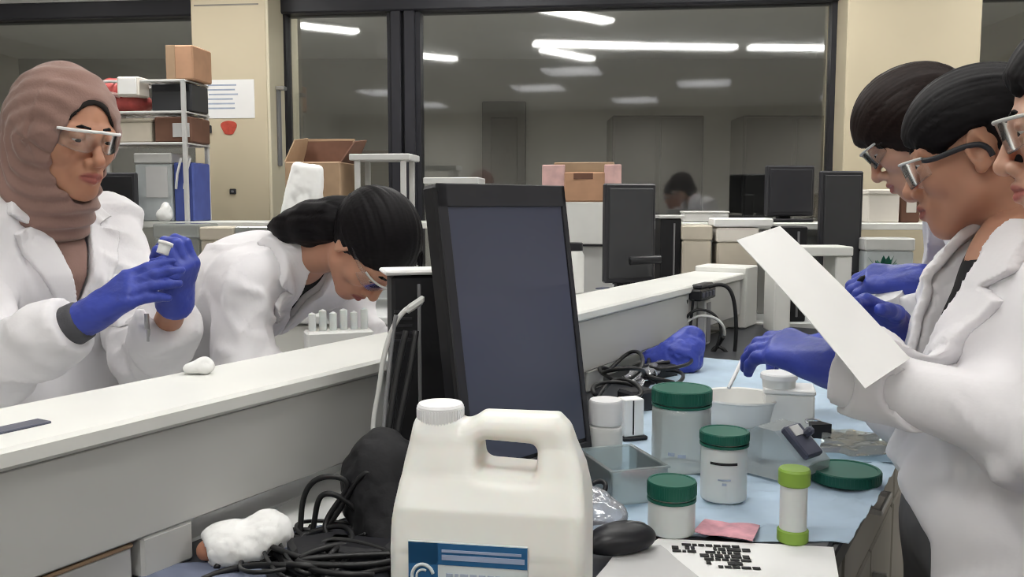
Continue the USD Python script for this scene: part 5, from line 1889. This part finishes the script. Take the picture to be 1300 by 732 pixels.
t, s = boxy('box', 'dark brown box beside the beige carton on the wire rack', 'box', (196, 243, 148, 180), levels[2], .2, 'cardboard_dark', off=OF + .06)
front_plate(t, 'label', s, (.5, .95, .2, .75), OF + .16, 'paper_grey')
t, s = boxy('bin', 'tall pale plastic bin under the wire rack beside the black screen', 'bin', (172, 218, 194, 280), SHZ, .2, 'bin_pale', off=OF + .05, lidmat='light_grey')
front_plate(t, 'window', s, (.3, .9, .35, .8), OF + .15, 'paper_grey')
t, s = boxy('bin', 'blue plastic bin with white straps next to the cream pillar', 'bin', (221, 246, 206, 280), SHZ, .18, 'bin_blue', off=OF + .05)
for k in range(2):
    p0, p1 = WP(s[0] + .015 + k * .04, OF + .15, s[2] + (s[3] - s[2]) * .55), WP(s[0] + .045 + k * .045, OF + .15, s[3] + .02)
    obj('strap', tube([p0, (p0 + p1) / 2 + WN * .01, p1], .006), 'paper_white', t, smooth=True, world=True)
RPt = Field()
p = WP(wall_s(208, OF + .2, 255), OF + .2, SHZ + .03)
RPt.ell(p, (.035, .03, .03))
RPt.ell(p + UP * .03 + WT * .01, (.02, .02, .03), k=.02)
q = RPt.mesh(.006)
wrinkle(q, .012, (WT, WN, UP), (30, 30, 30), 4)
q.vertices[:, 2] = np.maximum(q.vertices[:, 2], SHZ + .001)
obj('tissue', q, 'paper_white', smooth=True, label='white tissue wad in front of the pale bin by the wire rack', cat='tissue')


def screen(name, label, rect, d, yaw, base_z, mat_='monitor_back', back=True, deep=.03, arm=None):
    """a monitor whose face fills a pixel rectangle at depth d; yaw turns it about z"""
    x0, x1, y0, y1 = rect
    a, b = at(x0, (y0 + y1) / 2, d), at(x1, (y0 + y1) / 2, d)
    zt, zb = at((x0 + x1) / 2, y0, d)[2], at((x0 + x1) / 2, y1, d)[2]
    w = np.linalg.norm(b - a)
    cy = math.radians(yaw)
    X = np.array([math.cos(cy), math.sin(cy), 0])
    N = np.array([math.sin(cy), -math.cos(cy), 0])
    wd = w / math.cos(cy)
    c_ = (a + b) / 2
    c_ = np.array([c_[0], c_[1], 0])
    t = thing(name, label, 'monitor', (c_[0], c_[1], base_z))
    zc = (zt + zb) / 2
    obj('casing', frame_box(c_ + UP * zc, X, UP, N, (wd, zt - zb, deep), .006), 'bezel_dark', t, world=True)
    obj('back_cover' if back else 'screen', frame_box(c_ + UP * zc + N * (deep / 2 + .002), X, UP, N, (wd - .03, zt - zb - .035, .006), .002), mat_, t, world=True)
    sg = -1
    obj('neck', frame_box(c_ + UP * ((zc + base_z) / 2) - N * (.05), X, UP, N, (.06, max(zc - base_z - .01, .03), .03), .004), 'black_plastic', t, world=True)
    obj('foot', frame_box(c_ + UP * (base_z + .008) - N * .03, X, UP, N, (.20, .015, .16), .004), 'black_plastic', t, world=True)
    return t


screen('monitor', 'black monitor partly hidden behind the headscarfed woman', (112, 176, 219, 300), 4.25, -4, WZ, 'black_plastic')
mdk = screen('monitor', 'dark monitor right of the pink carton behind the white shelf', (765, 832, 233, 358), 3.42, 20, WZ, 'monitor_back')

screen('monitor', 'dark monitor left of the tall grey monitor under the windows', (970, 1034, 210, 274), 4.15, 10, SHZ, 'bezel_dark')
screen('monitor', 'tall grey monitor in front of the right hand pillar', (1038, 1094, 217, 350), 3.90, 8, WZ, 'monitor_back')

obj('arm', tube([at(800, 331, 3.33), at(838, 329, 3.36)], .016, 10), 'black_plastic', mdk, smooth=True, world=True)

# ---- on the wall shelf, from the pillar to the right
t, s = boxy('box', 'open brown cardboard box beside the cream pillar', 'box', (362, 432, 205, 282), SHZ, .26, 'cardboard', off=OF)
s0, s1, z0, z1 = s
z2 = wall_item(362, 432, 172, 282, OF + .1)[3]
obj('flap', wbox(s0, s1, OF - .13, OF - .12, z1, z2, .002), 'cardboard', t, world=True)
obj('inside', wbox(s0 + .01, s1 - .01, OF - .118, OF - .110, z1 + .012, z2 - .012), 'cardboard_dark', t, world=True)
fl = slab([(0, 0), (.26, 0), (.22, .13), (.05, .11)], .006)
obj('flap', place(fl, WP(s1 + .002, OF + .13, z1), -WN, unit(UP * .9 + WT * .5), np.cross(-WN, unit(UP * .9 + WT * .5))), 'cardboard_dark', t, world=True)
obj('flap', place(fl, WP(s0 - .002, OF + .13, z1), -WN, unit(UP * .8 + WT * .25), np.cross(-WN, unit(UP * .8 + WT * .25))), 'cardboard', t, world=True)
PB_ = Field()
s0, s1, z0, z1 = wall_item(358, 406, 207, 292, OF + .24)
pc_ = WP((s0 + s1) / 2, OF + .19, 0)
hw = (s1 - s0) / 2
bag_c, bag_u = pc_ + UP * ((SHZ + z1) / 2), unit(UP + WT * .16)


def bagfn(P):
    Q = P - bag_c
    z = Q @ bag_u
    q = np.stack([np.abs(Q @ WT - z * .16) - (hw * .86 - np.clip(z, 0, .2) * .06) + .02, np.abs(Q @ WN) - (.05 - np.clip(z, -.1, .2) * .20) + .02, np.abs(z) - (z1 - SHZ) * .5 + .02], -1)
    return np.linalg.norm(np.maximum(q, 0), axis=-1) + np.minimum(q.max(-1), 0) - .02


PB_.fn(bagfn, bag_c - .22, bag_c + .22, k=.002, op='u')
pb = PB_.mesh(.008)
pb.vertices = pb.vertices + 0
wrinkle(pb, .012, (WT, WN, UP), (18, 18, 12), 6)
pb.vertices[:, 2] = np.maximum(pb.vertices[:, 2], SHZ + .001)
obj('bag', pb, 'paper_white', smooth=True, label='white paper bag in front of the open cardboard box', cat='bag')


def stand(label, rect, off, base_z=SHZ, bar=.03, mid=None, mat_='light_grey', depth=.2):
    s0, s1, z0, z1 = wall_item(*rect, off + depth / 2)
    t = thing('frame_stand', label, 'stand', WP((s0 + s1) / 2, off, base_z))
    obj('top', wbox(s0 - .015, s1 + .015, off - depth / 2 - .01, off + depth / 2 + .01, z1 - bar, z1, .004), mat_, t, world=True)
    for ss in (s0 + .02, s1 - .02):
        for ff in (off - depth / 2 + .01, off + depth / 2 - .01):
            obj('leg', wbox(ss - .013, ss + .013, ff - .01, ff + .01, base_z + .0005, z1 - bar, .003), mat_, t, world=True)
    zm = base_z + (z1 - base_z) * .28
    obj('cross_bar', wbox(s0 + .02, s1 - .02, off + depth / 2 - .02, off + depth / 2 - .005, zm, zm + .02, .003), mat_, t, world=True)
    return t


stand('pale metal frame stand in front of the black mullion', (448, 517, 195, 282), OF)
stand('low pale frame stand behind the top of the leaning monitor', (542, 604, 225, 300), OF)
# pink carton with open flaps on a white box
t, s = boxy('box', 'white box under the pink carton behind the leaning monitor', 'box', (716, 772, 256, 310), None, .2, 'tub_white', off=.95)
wz = wall_item(716, 772, 256, 310, 1.05)[3]
s0, s1, z0, z1 = s
if True:
    lft = thing('crate', 'grey crate under the white box behind the leaning monitor', 'crate', WP((s0 + s1) / 2, .93, WZ))
    obj('body', wbox(s0 - .02, s1 + .02, .86, .97, WZ + .0005, z0 - .012, .004), 'light_grey', lft, world=True)
    obj('rim', wbox(s0 - .03, s1 + .03, .85, .975, z0 - .0118, z0, .003), 'bezel_dark', lft, world=True)
t2, s = boxy('carton', 'tan carton with pink side flaps on the white box behind the monitor', 'carton', (716, 768, 218, 256), wz, .2, 'cardboard_orange', off=.95)
s0, s1, z0, z1 = s
zt = wall_item(688, 790, 205, 256, 1.05)[3]
sl, sr = wall_s(688, 1.05, 220), wall_s(789, 1.05, 220)
obj('top_flap', wbox(sl + .05, sr - .03, .84, 1.04, zt - .05, zt - .002, .003), 'cardboard', t2, world=True)
for (a, b) in ((sl, s0 + .004), (s1 - .004, sr)):
    sg = 1 if b < (s0 + s1) / 2 else -1
    f0 = slab([(0, 0), (.2, 0), (.18, abs(b - a) + .02), (.02, abs(b - a) + .02)], .006)
    hinge = WP(s0 if sg > 0 else s1, 1.045, z1 + .03)
    Yd = unit((-WT if sg > 0 else WT) * .85 - UP * .35)
    obj('side_flap', wbox(min(a, b), max(a, b), 1.035, 1.045, z0 + .05, zt - .012, .003), 'carton_pink', t2, world=True, label='pink printed flap')
obj('slot', wbox(s0 + .04, s1 - .05, 1.0505, 1.053, z1 - .03, z1 - .005), 'cardboard_dark', t2, world=True)
# bottle behind the leaning monitor, on the shelf ledge
p = hit_z(737, 372, SP1)
t = thing('bottle', 'white bottle with a dark cap on the shelf right of the leaning monitor', 'bottle', p + NB * -.02)
obj('body', lathe([(0, 0), (.026, 0), (.028, .003), (.028, .115), (.022, .128), (0, .128)], 36), 'tub_white', t, smooth=30)
obj('cap', lathe([(0, .1285), (.024, .1285), (.024, .15), (.021, .153), (0, .153)], 36), 'black_plastic', t, smooth=30)


def tower(label, rect, d, base_z, top=True):
    x0, x1, y0, y1 = rect
    a, b = at(x0, y0, d), at(x1, y0, d)
    zt = a[2]
    w = (b[0] - a[0])
    t = thing('computer', label, 'computer', ((a[0] + b[0]) / 2, d + .09, base_z))
    obj('case', box([-w / 2, -.15, .0005], [w / 2, .0, zt - base_z], .005), 'black_matte', t)
    obj('trim_strip', box([w * .12, -.154, .02], [w * .20, -.1495, zt - base_z - .02], .001), 'grey_plastic', t)
    if top:
        obj('top_plate', box([-w / 2 - .01, -.16, zt - base_z + .0005], [w / 2 + .012, .0, zt - base_z + .014], .003), 'light_grey', t)
    return t


tower('black tower computer with a pale top beside the dark monitor', (836, 862, 277, 335), 3.92, WZ)
tower('black tower computer under the white board end at the right', (986, 1020, 287, 330), 3.80, WZ, False)
t, s = boxy('carton', 'beige carton under the wall shelf right of the tower computer', 'carton', (866, 903, 286, 350), WZ, .2, 'carton_beige', off=.89, lidmat='carton_beige')
t, s = boxy('carton', 'wide beige carton under the white board', 'carton', (910, 962, 289, 350), WZ, .2, 'carton_beige', off=.89, lidmat='paper_warm')
t, s = boxy('tray', 'white board lying over the wide beige carton', 'board', (906, 982, 277, 288), None, .22, 'paper_white', off=.89)
t, s = boxy('tray', 'shallow grey tray on the wall shelf left of the white board', 'tray', (868, 925, 268, 281), SHZ, .2, 'light_grey', off=OF, lidmat='light_grey')
# white shelf frame beyond the end of the bench shelf
a, b = at(986, 313, 3.30), at(1084, 313, 3.30)
zt = a[2]
w = b[0] - a[0]
t = thing('frame_stand', 'white shelf frame standing on the far end of the dark worktop', 'stand', ((a[0] + b[0]) / 2, 3.36, BENCH_Z))
obj('top', box([-w / 2, -.06, zt - BENCH_Z - .035], [w / 2, .10, zt - BENCH_Z], .004), 'bench_white', t)
for x in (-w / 2 + .03, w / 2 - .03):
    obj('leg', box([x - .03, -.05, .0125], [x + .03, .09, zt - BENCH_Z - .0355], .004), 'bench_white', t)
# right end clutter
t, s = boxy('carton', 'cream carton on the wall shelf between the tall monitor and the heads', 'carton', (1102, 1142, 240, 284), SHZ, .2, 'paper_warm', off=OF, lidmat='paper_warm')
t, s = boxy('box', 'dark brown box on the wall shelf below the bowed heads', 'box', (1143, 1168, 250, 284), SHZ, .16, 'cardboard_dark', off=OF)
front_plate(t, 'label', s, (.3, .8, .4, .85), OF + .08, 'paper_warm')
t, s = boxy('bin', 'grey bin under the right end of the wall shelf', 'bin', (1098, 1160, 302, 350), WZ, .12, 'bin_pale', off=.86, lidmat='light_grey')
p = at(1124, 306, 3.55)
LV = []
rs = np.random.RandomState(6)
pt_ = thing('plant', 'small leafy green plant in a white pot under the wall shelf', 'plant', WP(wall_s(1124, 1.01, 310), 1.01, WZ))
pz = .24
obj('pot', lathe([(0, 0), (.04, 0), (.052, pz - .08), (0, pz - .08)], 24), 'cap_white', pt_, smooth=30)
for i in range(16):
    a = i * 2.4
    r = .03 + .04 * rs.rand()
    q0 = np.array([0, 0, pz - .08])
    q1 = np.array([r * math.cos(a), r * math.sin(a), pz - .02 + .06 * rs.rand()])
    lf = cloth_patch(lambda u, v: (q0 + (q1 - q0) * u[..., None] + np.array([-math.sin(a), math.cos(a), 0]) * ((v - .5) * .030 * np.sin(np.clip(u, .02, 1) * math.pi))[..., None] + UP * (.01 * np.sin(u * 3))[..., None]), 7, 4, .0012)
    obj('leaf', lf, 'lid_green', pt_, smooth=True)
# pale bins between the headscarfed woman and the bent back
for i, (rect, m_, lb_) in enumerate((((196, 252, 284, 345), 'bin_clear', 'clear bin under the wall shelf behind the raised gloves'), ((255, 296, 288, 345), 'carton_beige', 'beige bin under the wall shelf below the cream pillar'), ((300, 340, 287, 345), 'bin_clear', 'clear bin under the wall shelf above the bent back'))):
    t, s = boxy('bin', lb_, 'bin', rect, WZ, .2, m_, off=.90, lidmat=m_)
# tube rack on the pale worktop below the bent head
p = AB(1.66, -1.225, BENCH_Z)
p = at(446, 420, 1.90) - NB * .035
p[2] = BENCH_Z
t = thing('tube_rack', 'white tube rack on the pale worktop below the bent head', 'rack', p, 20)
zr = at(446, 402, 1.90)[2] - BENCH_Z
obj('base', box([-.07, -.03, .0005], [.07, .03, zr - .03], .004), 'tub_white', t)
for i in range(6):
    obj('tube', lathe([(0, zr - .0295), (.008, zr - .0295), (.008, zr + .012), (.006, zr + .016), (0, zr + .016)], 16), 'jar_milk', t, smooth=30) if False else None
    m_ = lathe([(0, zr - .0295), (.008, zr - .0295), (.008, zr + .006 + .006 * (i % 2)), (0, zr + .010 + .006 * (i % 2))], 16)
    m_.apply_translation([-.055 + i * .022, 0, 0])
    obj('tube', m_, 'jar_milk', t, smooth=30)

# ---- on the cream pillar
f0 = .2412
s0, s1, z0, z1 = wall_item(258, 323, 101, 150, f0)
t = thing('notice', 'white printed notice taped to the cream pillar', 'notice', WP((s0 + s1) / 2, f0, (z0 + z1) / 2))
obj('sheet', wbox(s0, s1, f0 - .001, f0 + .001, z0, z1), 'paper_white', t, world=True)
rs = np.random.RandomState(3)
ln = []
for r in range(6):
    zz = z1 - (z1 - z0) * (.16 + r * .12)
    ln.append(wbox(s0 + (s1 - s0) * (.07 + .05 * rs.rand()), s0 + (s1 - s0) * (.55 + .15 * rs.rand()), f0 + .0008, f0 + .0016, zz, zz + .008))
obj('print_line', ln, 'ink_grey', t, world=True)
s0, s1, z0, z1 = wall_item(281, 300, 152, 172, f0)
st_ = slab([(math.cos(a) * (1 + .18 * math.sin(3 * a)), math.sin(a) * (1 + .12 * math.cos(2 * a))) for a in np.linspace(0, 2 * math.pi, 28)[:-1]], .08)
st_.vertices *= np.array([(s1 - s0) / 2, (z1 - z0) / 2, .03])
obj('sticker', place(st_, WP((s0 + s1) / 2, f0 - .001, (z0 + z1) / 2), WT, UP, WN), 'sticker_red', label='round red sticker on the cream pillar below the notice', cat='sticker')
for (x, y, w, h, lb_) in ((266, 164, 6, 10, 'small dark switch on the cream pillar beside the red sticker'), (296, 243, 8, 7, 'upper dark bolt low on the cream pillar'), (279, 286, 9, 7, 'lower dark bolt on the cream pillar near the shelf')):
    s0, s1, z0, z1 = wall_item(x - w / 2, x + w / 2, y - h / 2, y + h / 2, f0)
    k_ = thing('switch' if y < 200 else 'bolt', lb_, 'switch' if y < 200 else 'bolt', WP((s0 + s1) / 2, f0, (z0 + z1) / 2))
    obj('plate', wbox(s0, s1, f0 - .001, f0 + .008, z0, z1, .003), 'bezel_dark', k_, world=True)
    obj('centre', wbox(s0 + (s1 - s0) * .3, s1 - (s1 - s0) * .3, f0 + .008, f0 + .012, z0 + (z1 - z0) * .3, z1 - (z1 - z0) * .3, .002), 'grey_plastic', k_, world=True)
s = wall_s(350, .25, 130)
hk = thing('bracket', 'small steel bracket rail on the right side of the cream pillar', 'bracket', WP(PL1 + .02, .16, 1.6))
z0, z1 = wall_item(345, 355, 108, 210, .2)[2:]
obj('rail', wbox(PL1 + .0125, PL1 + .03, .13, .16, z0, z1, .003), 'grey_plastic', hk, world=True)
obj('arm', wbox(PL1 + .0125, PL1 + .06, .12, .17, z1 - .02, z1, .003), 'steel', hk, world=True)
